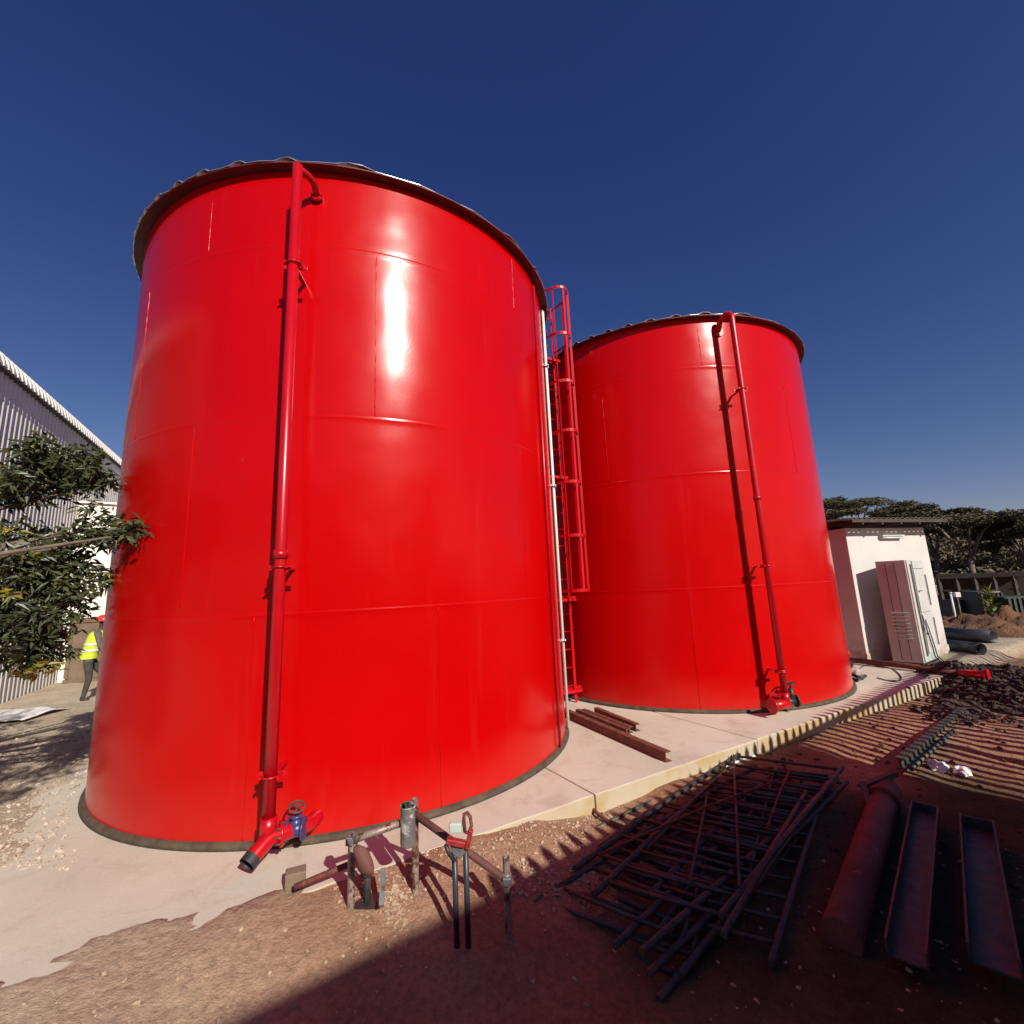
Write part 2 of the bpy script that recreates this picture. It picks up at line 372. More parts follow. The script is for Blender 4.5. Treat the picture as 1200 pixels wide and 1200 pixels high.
# ------------------------------------------------------------------ tanks
T1 = Vector((-2.27643, 6.9732, 0)); T2 = Vector((3.36765, 10.12557, 0)); R1, R2, HT = 2.880, 2.918, 6.325
COURSE = (1.814, 3.629, 5.443)
def polar(c, r, deg, z=0.):
    a = math.radians(deg); return Vector((c.x+r*math.cos(a), c.y+r*math.sin(a), z))
def tank_body(root, c, R, welds, ribdir, seed):
    n = 192; b = MB(); prof = [(R, 0.0), (R, .05)]
    for z in COURSE:
        prof += [(R, z-.07), (R, z-.014), (R+.0013, z-.008), (R+.0013, z+.004), (R-.0006, z+.009), (R, z+.02), (R, z+.09)]
    prof += [(R, HT)]
    b.lathe(prof, n, c)
    for deg, z0, z1 in welds:                                     # weld beads
        z = z0; pts = []; rs = []
        while z < z1:
            pts.append(polar(c, R, deg+random.uniform(-.02, .02), z)); rs.append(random.uniform(.0035, .007)); z += .035
        b.tube(pts, rs, 6)
    b.build('shell', M['red'], root)
    b = MB(); b.lathe([(R-.01, 0), (R+.045, .0), (R+.04, .03), (R+.025, .045), (R-.01, .055)], 160, c); b.build('base_ring', M['bitumen'], root)
    b = MB(); e = .105
    b.lathe([(R+.003, HT-.012), (R+e, HT-.012), (R+e, HT+.0), (R+.003, HT+.0)], 192, c, smooth=False, closed=True)
    b.build('rim_flange', M['flange_shade'], root)
    # ribbed sheet roof, shallow pitch, ribs run along ribdir
    rd = Vector((math.cos(math.radians(ribdir)), math.sin(math.radians(ribdir)), 0)); pd = Vector((-rd.y, rd.x, 0))
    Ro = R+e+.010; b = MB(); pitch = .30; rows = []
    w = -Ro+.02
    prof = []
    k = 0
    while w < Ro-.01:
        for dw, h in ((0, 0), (.10, 0), (.128, .034), (.178, .034), (.22, 0)):
            if w+dw < Ro-.004: prof.append((w+dw, h))
        w += pitch
    def rz(x, wv): return HT+.006+.10*(1-(x*x+wv*wv)/(Ro*Ro))
    rr = random.Random(seed)
    vs = []; ns = 14
    for wv, h in prof:
        L = math.sqrt(max(0.0004, Ro*Ro-wv*wv))+rr.uniform(-.012, .012)
        for i in range(ns+1):
            x = -L+2*L*i/ns; p = c+rd*x+pd*wv; vs.append((p.x, p.y, rz(x, wv)+h))
    fs = []
    for i in range(len(prof)-1):
        for j in range(ns): a0 = i*(ns+1)+j; fs.append((a0, a0+1, a0+ns+2, a0+ns+1))
    b.add(vs, fs); o = b.build('roof', M['zinc'], root)
    md = o.modifiers.new('thick', 'SOLIDIFY'); md.thickness = .004
def pipe_clamp(parent, c, R, deg, d, z, r, m):
    P = polar(c, R+d, deg, z); rad = polar(Vector((0, 0, 0)), 1, deg); tan = Vector((-rad.y, rad.x, 0))
    b = MB()
    b.tube([P+Vector((r*1.18*math.cos(t), 0, 0)).x*tan+r*1.18*math.sin(t)*rad for t in np.linspace(0, 2*PI, 17)], .008, 6, caps=False)
    for sgn in (-1, 1):
        b.tube([P+tan*sgn*(r+.018)+rad*.02, P+tan*sgn*(r+.018)-rad*(r+.02)], .0075, 6)
        b.tube([P+tan*sgn*(r+.018)+rad*.02, P+tan*sgn*(r+.018)+rad*.042], .0125, 6)
    b.beam(P-rad*(r+.008)-tan*(r+.06), P-rad*(r+.008)+tan*(r+.06), .012, .04)
    b.beam(P-rad*(r+.014), P-rad*(d-.002), .04, .012)
    b.build('pipe_clamp', m, parent)

# --- near tank
t1 = thing('storage_tank', 'nearer and larger-looking red cylindrical storage tank at left, with a pipe down its front', 'storage tank', T1, 'red storage tanks')
tank_body(t1, T1, R1, [(-104.6, 5.46, 6.1), (-104.5, 1.9, 3.6), (-70.1, 3.65, 5.43), (-33, 5.46, 6.25), (-33.6, 1.83, 3.6), (-58, 0.05, 1.8), (-125, 3.65, 5.43), (-90, 0.05, 1.8)], 35, 3)
rp, dp, ph = .046, .30, -83.75
P = lambda z, d=dp, a=ph: polar(T1, R1+d, a, z)
b = MB(); rad = polar(Vector(), 1, ph)
b.tube([P(.24), P(2.3), P(2.32), P(6.07)], rp, 20)
b.tube([P(2.27), P(2.34)], rp+.012, 20)
b.tube([P(4.98), P(5.02)], rp+.004, 20)
o = b.build('riser_pipe', M['redpipe'], t1)
for z in (5.0, 2.2, .62): pipe_clamp(o, T1, R1, ph, dp, z, rp, M['redpipe'])
# top outlet stub beside the pipe, hooked into the wall
b = MB(); a0 = ph+1.9
b.tube([P(6.04, dp-.02, ph), P(6.06, dp-.05, ph+.5), P(6.07, .18, a0-.6), P(6.06, .12, a0), P(6.03, .06, a0), P(6.0, -.01, a0)], .036, 12)
b.tube([polar(T1, R1+.0, a0, 5.995), polar(T1, R1+.03, a0, 6.005)], .062, 14)
for k in range(6):
    t = 2*PI*k/6; p = polar(T1, R1+.034, a0+math.degrees(.048*math.cos(t)/R1), 6.005+.048*math.sin(t)); b.tube([p, p+polar(Vector(), .018, a0)], .008, 6)
b.build('top_connection', M['redpipe'], t1)
# bottom outlet: tee, valve with handwheel, open drain end towards the camera-left
tan = Vector((-rad.y, rad.x, 0))
b = MB(); Q = P(.20)
end = Q+rad*.11-tan*.06-Vector((0, 0, .075))
b.tube([P(.18, -.03, ph+5.2), P(.18, .10, ph+4.6), Q+tan*.10-rad*.05, Q+tan*.02, Q+rad*.03-Vector((0, 0, .015)), end], [.056, .056, .057, .058, .058, .058], 20, caps=False)
b.tube([Q, P(.34)], .058, 18)
b.tube([Q+tan*.07-rad*.03, Q+tan*.09-rad*.04], .088, 18)
outlet = b.build('drain_outlet', M['redpipe'], t1)
b = MB(); b.tube([end-(end-Q).normalized()*.01, end+(end-Q).normalized()*.05], .061, 20, caps=False)
b.tube([end-(end-Q).normalized()*.04, end-(end-Q).normalized()*.03], .057, 20)
b.build('open_pipe_end', M['black'], outlet)
b = MB(); V = Q+tan*.17-rad*.09
for k in range(8):
    t = 2*PI*k/8; p = Q+tan*.09-rad*.04+rad*.072*math.cos(t)+Vector((0, 0, .072*math.sin(t)))
    MB().tube([p-tan*.035, p+tan*.02], .009, 6).build('flange_bolt', M['rust'], outlet)
b = MB()
b.tube([V-tan*.06, V+tan*.06], .052, 16); b.tube([V-tan*.065, V-tan*.05], .08, 18); b.tube([V+tan*.05, V+tan*.065], .08, 18)
b.tube([V, V+Vector((0, 0, .085))], [.05, .034], 14); b.tube([V+Vector((0, 0, .08)), V+Vector((0, 0, .10))], .046, 14)
b.tube([V+Vector((0, 0, .10)), V+Vector((0, 0, .17))], .010, 8)
val = b.build('gate_valve', M['blue'], t1)
b = MB(); hc = V+Vector((0, 0, .155)); hn = Vector((.25, -.35, .9)).normalized(); hu = hn.orthogonal().normalized(); hw = hn.cross(hu)
b.tube([hc+(hu*math.cos(t)+hw*math.sin(t))*.055 for t in np.linspace(0, 2*PI, 25)], .009, 8, caps=False)
for t in (0, 2*PI/3, 4*PI/3): b.tube([hc, hc+(hu*math.cos(t)+hw*math.sin(t))*.055], .007, 6)
b.tube([hc-hn*.02, hc+hn*.02], .015, 8)
b.build('handwheel', M['maroon'], val)
# right-hand pipes on the near tank
for deg, d, r, zt, nm in ((-20.6, .030, .016, 6.18, 'conduit'), (-6.0, .036, .021, 6.22, 'riser_pipe')):
    b = MB(); b.tube([polar(T1, R1+d, deg, .06), polar(T1, R1+d, deg, zt)], r, 14)
    if nm == 'riser_pipe':
        b.tube([polar(T1, R1+d, deg, zt-.002), polar(T1, R1+d*.6, deg, zt+.03), polar(T1, R1-.01, deg, zt+.03)], r, 12)
    o = b.build(nm if nm == 'conduit' else 'white_conduit', M['redpipe'] if nm == 'conduit' else M['tube'], t1)
    if nm == 'riser_pipe':
        for z in (5.3, 3.4, 1.2): pipe_clamp(o, T1, R1, deg, d, z, r, M['zinc'])
# --- far tank
t2 = thing('storage_tank', 'farther red cylindrical storage tank at right, beside the small white hut', 'storage tank', T2, 'red storage tanks')
tank_body(t2, T2, R2, [(-91.7, 5.46, 6.15), (-125.3, 3.65, 5.2), (-60, 3.65, 5.4), (-104, .05, 1.8), (-78, 1.83, 3.6)], 33, 5)
rp, dp, ph = .047, .29, -83.3
P = lambda z, d=dp, a=ph: polar(T2, R2+d, a, z)
rad = polar(Vector(), 1, ph); tan = Vector((-rad.y, rad.x, 0))
b = MB()
arc = [P(6.10), P(6.18), P(6.235)-rad*.03-tan*.02, P(6.25)-rad*.10-tan*.05, P(6.235)-rad*.17-tan*.075, P(6.17)-rad*.22-tan*.085, P(6.10)-rad*.25-tan*.09, P(6.06)-rad*.30-tan*.09]
b.tube([P(.22), P(3.2), arc[0]]+arc[1:], rp, 18)
b.tube([P(.60), P(.63)], rp+.01, 18); b.tube([P(3.1), P(3.16)], rp+.01, 18)
b.tube([P(6.06)-rad*.262-tan*.09, P(6.06)-rad*.288-tan*.09], .09, 16)
o = b.build('riser_pipe', M['redpipe'], t2)
for z in (4.9, 2.1, .60): pipe_clamp(o, T2, R2, ph, dp, z, rp, M['redpipe'])
b = MB(); Q = P(.17)
b.tube([Q-rad*.30, Q-rad*.05, Q, Q+rad*.02-tan*.1, Q+rad*.06-tan*.26], .065, 16)
b.tube([Q, P(.32)], .055, 16); b.tube([Q-tan*.27+rad*.06, Q-tan*.24+rad*.055], .10, 16); b.tube([Q-rad*.27, Q-rad*.25], .10, 16)
b.build('drain_outlet', M['redpipe'], t2)
b = MB(); V = Q+tan*.17-rad*.1
b.tube([V-tan*.14, V+tan*.06], .05, 12); b.tube([V, V+Vector((0, 0, .18))], [.05, .03], 10); b.tube([V+tan*.045, V+tan*.065], .085, 12)
val = b.build('gate_valve', M['black'], t2)
b = MB(); hc = V+Vector((0, 0, .24)); b.tube([V+Vector((0, 0, .17)), hc], .012, 8)
b.tube([hc+Vector((.07*math.cos(t), .07*math.sin(t), 0)) for t in np.linspace(0, 2*PI, 21)], .01, 8, caps=False)
for t in (0, 2.1, 4.2): b.tube([hc, hc+Vector((.07*math.cos(t), .07*math.sin(t), 0))], .008, 6)
b.build('handwheel', M['black'], val)
b = MB(); s0 = polar(T2, R2, -17, .42); rr = polar(Vector(), 1, -17)
b.tube([s0-rr*.02, s0+rr*.13], .045, 12); b.tube([s0+rr*.11, s0+rr*.135], .085, 14)
b.build('side_nozzle', M['redpipe'], t2)

# ------------------------------------------------------------------ caged ladder between the tanks
dirg = (T2-T1).normalized(); nrm = Vector((dirg.y, -dirg.x, 0)); gap = (T2-T1).length-R1-R2
mid = T1+dirg*(R1+gap/2)+nrm*.45
lad = thing('caged_ladder', 'tall red caged steel ladder standing in the gap between the two red tanks', 'ladder', mid)
for sg in (-1, 1):
    b = MB(); b.beam(mid+dirg*.21*sg+Vector((0, 0, .0)), mid+dirg*.21*sg+Vector((0, 0, 7.3)), .05, .012, up=nrm)
    b.build('stringer', M['redpipe'], lad)
first = None
for k in range(24):
    if first is None:
        b = MB(); b.tube([mid-dirg*.205+Vector((0, 0, .28)), mid+dirg*.205+Vector((0, 0, .28))], .011, 8); first = b.build('rung', M['redpipe'], lad)
    else: copy_part(first, lad, (0, 0, .295*k))
first = None
for z in (1.86, 2.75, 3.65, 4.55, 5.45, 6.35, 7.25):
    if first is None:
        b = MB(); pts = []
        for t in np.linspace(0, PI, 19):
            pts.append(mid+dirg*(.21+.13*math.sin(t))*math.cos(t)*1.0+nrm*.72*math.sin(t)+Vector((0, 0, z)))
        for i in range(len(pts)-1): b.beam(pts[i], pts[i+1], .008, .05)
        first = b.build('cage_hoop', M['redpipe'], lad); z0 = z
    else: copy_part(first, lad, (0, 0, z-z0))
for t in (.16, .33, .5, .67, .84):
    a = PI*t; p = mid+dirg*(.21+.13*math.sin(a))*math.cos(a)+nrm*.71*math.sin(a)
    b = MB(); b.beam(p+Vector((0, 0, 1.84)), p+Vector((0, 0, 7.27)), .04, .006, up=(-nrm*math.sin(a)+dirg*math.cos(a))); b.build('cage_bar', M['redpipe'], lad)
for z in (.22, 1.72, 3.9, 6.2):
    b = MB(); b.beam(mid-nrm*.06-dirg*.42+Vector((0, 0, z)), mid-nrm*.06+dirg*.42+Vector((0, 0, z)), .05, .07)
    b.beam(mid+nrm*.05-dirg*.30+Vector((0, 0, z-.02)), mid+nrm*.05+dirg*.30+Vector((0, 0, z-.02)), .05, .05); b.build('wall_bracket', M['redpipe'], lad)
b = MB(); b.tube([mid+dirg*.21+Vector((0, 0, 7.28)), mid+dirg*.21-nrm*.3+Vector((0, 0, 7.26)), mid+dirg*.21-nrm*.42+Vector((0, 0, 7.0)), mid+dirg*.21-nrm*.42+Vector((0, 0, 6.42))], .018, 8)
b.tube([mid-dirg*.21+Vector((0, 0, 7.28)), mid-dirg*.21-nrm*.3+Vector((0, 0, 7.26)), mid-dirg*.21-nrm*.42+Vector((0, 0, 7.0)), mid-dirg*.21-nrm*.42+Vector((0, 0, 6.42))], .018, 8)
b.build('handrail', M['darksteel'], lad)

# ------------------------------------------------------------------ big corrugated shed, left
SB = Vector((-11.07, 10.32, 0)); SD = Vector((-.454, .891, 0)); SN = Vector((SD.y, -SD.x, 0))   # SN faces the camera side
shed = thing('corrugated_shed', 'tall white corrugated metal shed with a rounded eave behind the leafy tree', 'building', SB)
def corr(s0, s1, z0, z1, name, parent, m, pitch=.19, dep=.06, origin=SB, dr=SD, nn=SN):
    b = MB(); vs = []; s_ = s0; pr = []
    while s_ < s1:
        for q_ in range(8):
            ds = pitch*q_/8; h = dep*(.5+.5*math.sin(2*PI*q_/8))
            if s_+ds <= s1: pr.append((s_+ds, h))
        s_ += pitch
    for s_, h in pr:
        p = origin+dr*s_+nn*h; vs += [(p.x, p.y, z0), (p.x, p.y, z1)]
    fs = [(2*i, 2*i+2, 2*i+3, 2*i+1) for i in range(len(pr)-1)]
    b.add(vs, fs, smooth=True); return b.build(name, m, parent)
corr(-9, 2.75, -.1, 6.72, 'wall_cladding', shed, M['cladding'])
corr(2.0, 13, 4.9, 6.72, 'upper_cladding', shed, M['cladding'])
b = MB(); p0 = SB+SD*2.02-SN*.06; p1 = SB+SD*4.1-SN*.06; p2 = SB+SD*5.9-SN*.06; p3 = SB+SD*13-SN*.06
b.beam(p0+Vector((0, 0, 2.8)), p3+Vector((0, 0, 2.8)), .1, 5.9); b.build('cream_wall', M['cream'], shed)
b = MB(); e0 = SB+SD*2.78; z_ = Vector((0, 0, 1))
for n0, n1, za, zb in ((.05, .95, -.1, 4.85), (.95, 2.1, 2.25, 4.85), (2.1, 2.9, -.1, 4.85)): b.beam(e0+SN*n0+z_*(za+zb)/2, e0+SN*n1+z_*(za+zb)/2, .14, zb-za)
b.beam(e0+SN*2.83+SD*.08+z_*2.37, e0+SN*2.83+SD*5+z_*2.37, .14, 4.95); b.build('lean_to_walls', M['cream'], shed)
b = MB(); b.beam(e0+SN*.0+SD*2.4+z_*4.88, e0+SN*3.05+SD*2.4+z_*4.80, 5.1, .06); b.build('lean_to_roof', M['cladding'], shed)
b = MB(); b.beam(e0+SN*.9+SD*.5+z_*1.1, e0+SN*2.2+SD*.5+z_*1.1, .05, 2.4); b.build('doorway_shade', M['roofdark'], shed)  # dark sheet behind the opening stands for the shaded interior
b = MB(); vs = []; NP = 9; s_ = -9.3; cols = 0                       # ribbed bullnose eave
while s_ < 13.2:
    for ds, h in ((0, 0), (.07, 0), (.095, .035), (.165, .035)):
        for i in range(NP):
            t = (PI*.62)*i/(NP-1); rr = .46+h
            p = SB+SD*(s_+ds)+SN*(-.34+rr*math.cos(t)); vs.append((p.x, p.y, 6.73+rr*math.sin(t)))
        cols += 1
    s_ += .19
fs = [(c*NP+i, (c+1)*NP+i, (c+1)*NP+i+1, c*NP+i+1) for c in range(cols-1) for i in range(NP-1)]
b.add(vs, fs); b.build('eave', M['cladding'], shed)
b = MB(); b.beam(SB+SD*-9.3+SN*.05+Vector((0, 0, 6.70)), SB+SD*13.2+SN*.05+Vector((0, 0, 6.70)), .10, .03); b.build('closure_strip', M['roofdark'], shed)
b = MB(); c0 = SB-SN*.45; 
b.add([c0+SD*-9.3+Vector((0, 0, 7.12)), c0+SD*13.2+Vector((0, 0, 7.12)), c0+SD*13.2-SN*9+Vector((0, 0, 7.9)), c0+SD*-9.3-SN*9+Vector((0, 0, 7.9))], [(0, 1, 2, 3)]); b.build('roof', M['cladding'], shed)
b = MB(); b.beam(SB+SD*-9-SN*4.6+Vector((0, 0, 3.4)), SB+SD*-8.9-SN*4.6+Vector((0, 0, 3.4)), 9, 7); b.beam(SB+SD*12.9-SN*4.6+Vector((0, 0, 3.4)), SB+SD*13-SN*4.6+Vector((0, 0, 3.4)), 9, 7); b.beam(SB+SD*-9-SN*9.05+Vector((0, 0, 3.8)), SB+SD*13-SN*9.05+Vector((0, 0, 3.8)), .1, 7.8)
b.build('rear_walls', M['cladding'], shed)
b = MB(); pp = SB+SD*3.9+SN*.08; b.tube([pp+Vector((0, 0, 6.6)), pp+Vector((0, 0, 5.0))], .035, 8); b.build('downpipe', M['steel'], shed)

# crates by the shed
p0 = G(73, 802); p1 = G(116, 799)
cx = (p1-p0); cx.z = 0; cw = cx.length; cx.normalize(); cy = Vector((-cx.y, cx.x, 0))
def crate(z0, h, lab):
    c = thing('wooden_crate', lab, 'crate', p0+cx*cw/2+cy*.18+Vector((0, 0, z0)), 'crates by the shed wall')
    b = MB(); m = Matrix((cx, cy, Vector((0, 0, 1)))).transposed(); ctr = p0+cx*cw/2+cy*.18
    b.box(ctr+Vector((0, 0, z0+h/2)), (cw-.06, .34, h-.03), m); b.build('box', M['wood'], c, bevel=.008)
    for nm, zz in (('batten', z0+h-.09), ('batten', z0+.06)):
        b = MB(); b.box(ctr+Vector((0, 0, zz)), (cw, .40, .09), m); b.build(nm, M['wood'], c, bevel=.006)
    for sx in (-1, 1):
        b = MB(); b.box(ctr-cy*.18+cx*sx*(cw/2-.06)+Vector((0, 0, z0+h/2)), (.09, .035, h-.26), m); b.build('corner_post', M['wood'], c)
crate(0, .83, 'brown wooden crate on the ground by the shed wall, lower of two')
crate(.845, .83, 'brown wooden crate stacked on top of another, left of the worker')

# ------------------------------------------------------------------ leaves and trees
def leaves(name, centers, sizes, mats, parent, length, width, tints, spread=1.0, droop=.3, wild=.8, rg=rng):
    n = len(centers); C_ = np.asarray(centers)
    yaw = rg.uniform(0, 2*PI, n); pit = rg.normal(-droop, wild*.5, n); rol = rg.normal(0, wild, n)
    L = length*rg.uniform(.6, 1.25, n)*sizes; Wd = width*rg.uniform(.7, 1.2, n)*sizes
    d = np.stack([np.cos(yaw)*np.cos(pit), np.sin(yaw)*np.cos(pit), np.sin(pit)], -1)
    s_ = np.stack([-np.sin(yaw), np.cos(yaw), np.zeros(n)], -1); up = np.cross(d, s_)
    s2 = s_*np.cos(rol)[:, None]+up*np.sin(rol)[:, None]; up2 = np.cross(d, s2)
    a = C_; m1 = C_+d*(L*.45)[:, None]; e = C_+d*L[:, None]-up2*(L*.12)[:, None]
    l = m1+s2*(Wd/2)[:, None]+up2*(Wd*.18)[:, None]; r = m1-s2*(Wd/2)[:, None]+up2*(Wd*.18)[:, None]
    Vv = np.stack([a, l, e, r], 1).reshape(-1, 3)
    k = np.arange(n)*4
    Ff = np.concatenate([np.stack([k, k+1, k+2], -1), np.stack([k, k+2, k+3], -1)])
    return numpy_mesh(name, Vv, Ff, mats, parent, tint=np.repeat(tints, 4, axis=0))
def ell(n, c, r, rg=rng, shell=.5):
    d = rg.normal(size=(n, 3)); d /= np.linalg.norm(d, axis=1)[:, None]
    q_ = rg.uniform(shell**3, 1, n)**(1/3)
    return np.array(c)+d*q_[:, None]*np.array(r)

# broad-leaved tree, left
trunk_base = Vector((-6.9, 3.1, gz(-6.9, 3.1)-.05))
tree = thing('broadleaf_tree', 'dark green broad-leaved tree with some yellow leaves at the left edge', 'tree', trunk_base)
blobs = []                                                    # (px, py, dist, radius x/y/z, count)
for px, py, ds, rx, rz_, cnt in [
    (52, 532, 6.5, .36, .30, 420), (85, 545, 6.4, .42, .28, 460), (112, 548, 6.4, .2, .18, 180), (125, 565, 6.35, .12, .09, 60), (35, 566, 6.6, .52, .30, 560), (10, 570, 6.8, .4, .24, 360), (92, 568, 6.5, .25, .16, 190),
    (108, 605, 6.3, .19, .15, 90), (128, 612, 6.25, .14, .12, 60), (148, 618, 6.2, .17, .15, 150), (152, 620, 5.7, .15, .13, 120), (160, 618, 5.6, .09, .08, 50), (138, 622, 6.2, .14, .12, 90), (105, 630, 6.3, .42, .10, 240), (128, 628, 6.2, .2, .08, 80),
    (20, 640, 6.7, .55, .36, 620), (55, 662, 6.5, .5, .36, 640), (118, 678, 6.3, .18, .12, 110), (85, 685, 6.4, .45, .25, 420), (25, 695, 6.6, .6, .4, 760), (65, 715, 6.4, .42, .26, 420), (10, 740, 6.6, .42, .4, 480), (45, 745, 6.5, .42, .32, 440), (52, 772, 6.5, .26, .15, 140), (28, 770, 6.6, .26, .16, 110)]:
    blobs.append((AT(px, py, ds), (rx*.56, rx*.75, rz_*.7), cnt))
for cx_, cy_, cz_, r_, cnt in [(-6.2, 3.6, 3.4, .9, 900), (-6.6, 2.7, 3.9, 1.0, 1000), (-7.4, 3.6, 3.4, .9, 700), (-5.6, 2.6, 3.0, .8, 800), (-7.0, 4.4, 2.6, .8, 600), (-5.9, 3.4, 2.3, .7, 500), (-6.0, 2.1, 2.4, .7, 500), (-4.4, 2.3, 3.0, .8, 900), (-3.5, 1.6, 3.1, .75, 800), (-5.3, 2.9, 3.0, .8, 900), (-2.9, 1.2, 3.4, .6, 500)]:
    blobs.append((Vector((cx_, cy_, cz_)), (r_, r_, r_*.7), cnt))
cs = []; ts = []
for c_, r_, cnt in blobs:
    k = int(cnt*.92); sub = max(2, k//14); cen = ell(sub, c_, r_, shell=.35)
    pick = rng.integers(0, sub, k); pts = cen[pick]+rng.normal(0, .045, (k, 3))
    cs.append(pts); t = np.ones((k, 3))*rng.uniform(.6, 1.3, (k, 1))
    yel = rng.uniform(size=sub)[pick] < (.022); t[yel] = np.array([5.0, 3.2, .9])*rng.uniform(.8, 1.1, (yel.sum(), 1)); ts.append(t)
for px, py, ds, k in [(6, 695, 6.35, 30), (5, 570, 6.6, 15), (52, 782, 6.4, 34), (40, 650, 6.2, 10), (150, 618, 6.15, 30), (28, 786, 6.4, 16)]:
    pts = ell(k, AT(px, py, ds), (.12, .12, .07), shell=.1); cs.append(pts); ts.append(np.array([4.6, 3.0, 1.0])*rng.uniform(.6, 1.1, (k, 1)))
leaves('crown', np.concatenate(cs), np.ones(sum(len(c) for c in cs)), M['leaf'], tree, .115, .036, np.concatenate(ts), droop=.25, wild=.9)
b = MB(); fork = trunk_base+Vector((.15, .15, 1.5))
b.tube([trunk_base-Vector((0, 0, .2)), trunk_base+Vector((.03, .05, .6)), fork], [.19, .15, .13], 12); b.build('trunk', M['bark'], tree)
for c_, r_, cnt in blobs[::2]:
    b = MB(); m_ = (fork+c_)/2+Vector((0, 0, .25)); b.tube([fork-Vector((0, 0, .05)), m_, c_+Vector((0, 0, -.05))], [.055, .03, .009], 7); b.build('limb', M['bark'], tree)

# acacias and scrub on the rise, far right
hill_h = lambda r: 0
HV = []; HF = []
na, nr = 60, 12
for j in range(nr+1):
    rr = 26+64*j/nr
    for i in range(na+1):
        az = math.radians(8+82*i/na); x, y = rr*math.sin(az), rr*math.cos(az)
        z = -.6+7.4*sstep(0, 1, j/nr*1.15)+fbm(x, y, .06)*1.2*sstep(0, .3, j/nr)
        HV.append((x, y, z))
for j in range(nr):
    for i in range(na): a0 = j*(na+1)+i; HF.append((a0, a0+1, a0+na+2, a0+na+1))
b = MB(); b.add(HV, HF, smooth=True); hill = structure(b.build('hillside', M['ground'])); at = hill.data.attributes.new('soil', 'FLOAT_COLOR', 'POINT'); at.data.foreach_set('color', np.tile([0, 1, 0, 1], len(HV)).astype(np.float32))
def hz(rr): return -.6+7.4*sstep(0, 1, (rr-26)/64*1.15)
# scrub as one mass
cs = []; sz = []; ts = []
for k in range(1500):
    rr = rng.uniform(27, 66); az = math.radians(rng.uniform(40, 62)); c_ = np.array([rr*math.sin(az), rr*math.cos(az), hz(rr)+.6]); rad_ = rng.uniform(.6, 1.5)
    n_ = 60; cs.append(ell(n_, c_, (rad_, rad_, rad_*.75), shell=.4)); ts.append(np.ones((n_, 3))*rng.uniform(.55, 1.35)); sz.append(np.ones(n_)*rad_)
scrub = leaves('hillside_scrub', np.concatenate(cs), np.concatenate(sz), M['shrub'], None, .30, .16, np.concatenate(ts), wild=1.2)
tag(scrub, 'dry brown green scrub covering the hillside behind the hut', 'scrub', kind='stuff')
def acacia(px, pytop, dist, width, lab, tint):
    base = AT(px, 640, dist); base.z = hz(dist)-.2; top = AT(px, pytop, dist).z; H = top-base.z
    t = thing('acacia_tree', lab, 'tree', base, 'acacia trees on the rise')
    cs = []; ts = []; limbs = []
    rg = np.random.default_rng(int(px*7+dist))
    for k in range(15):
        a_ = rg.uniform(0, 2*PI); q_ = width*math.sqrt(rg.uniform(0, 1)); lev = rg.uniform(.72, 1.0)
        c_ = np.array([base.x+q_*math.cos(a_), base.y+q_*math.sin(a_), base.z+H*(lev-.10*(q_/width)**2)-.25])
        n_ = 420; rr_ = width*rg.uniform(.22, .42)
        cs.append(ell(n_, c_, (rr_, rr_, rr_*.26), rg, .1)); ts.append(np.ones((n_, 3))*tint*rg.uniform(.6, 1.35)); limbs.append(Vector(c_))
    leaves('crown', np.concatenate(cs), np.ones(sum(len(c) for c in cs)), M['leafdist'], t, .24, .09, np.concatenate(ts), droop=0, wild=.7, rg=rg)
    b = MB(); fk = base+Vector((.1, 0, H*.4)); b.tube([base, fk], [.16, .12], 8)
    for l in limbs[:7]: b.tube([fk-Vector((0, 0, .1)), (fk+l)/2+Vector((0, 0, H*.06)), l], [.08, .05, .02], 6)
    b.build('trunk', M['bark'], t)
for args in [(975, 580, 44, 2.4, 'broad olive acacia just right of the far red tank', .9), (1010, 579, 50, 2.6, 'acacia crown showing above the left end of the hut roof', 1.0),
             (1040, 584, 42, 2.2, 'acacia crown showing above the middle of the hut roof', .8), (1075, 592, 52, 2.2, 'lower acacia crown above the right end of the hut roof', 1.0),
             (1092, 586, 40, 2.2, 'bushy acacia behind the right corner of the hut', .8), (1132, 581, 38, 2.5, 'tall dark flat-topped acacia right of the hut with open feathery crown', .62),
             (1162, 590, 42, 2.3, 'dark spreading acacia beside the tall flat-topped one', .65), (1196, 596, 40, 2.4, 'spreading acacia at the right edge of the photo', .7), (1232, 592, 42, 2.4, 'acacia partly cut off by the right edge of the photo', .8), (945, 590, 47, 2.2, 'acacia mostly hidden behind the far red tank', .9)]:
    acacia(*args)

# ------------------------------------------------------------------ white hut
HP = Vector((7.63, 10.62, 0)); HD = Vector((.957, .29, 0)).normalized(); HN = Vector((HD.y, -HD.x, 0))   # HN faces the camera
hut = thing('white_hut', 'small white rendered hut with dark sheet roof beside the far red tank', 'hut', HP)
HW, HDp, HH = 2.58, 2.6, 2.96
b = MB(); mt = Matrix((HD, -HN, Vector((0, 0, 1)))).transposed()
b.box(HP+HD*HW/2-HN*HDp/2+Vector((0, 0, HH/2-.05)), (HW, HDp, HH+.1), mt); b.build('walls', M['hutwall'], hut, bevel=.01)
b = MB(); vs = []; w = -.32; pr = []
while w < HW+.25:
    for dw, h in ((0, 0), (.05, 0), (.075, .035), (.125, .035)): pr.append((w+dw, h))
    w += .15
for w, h in pr:
    for f_, z in ((.42, 3.11), (-HDp-.3, 3.27)):
        p = HP+HD*w+HN*f_; vs.append((p.x, p.y, z+h))
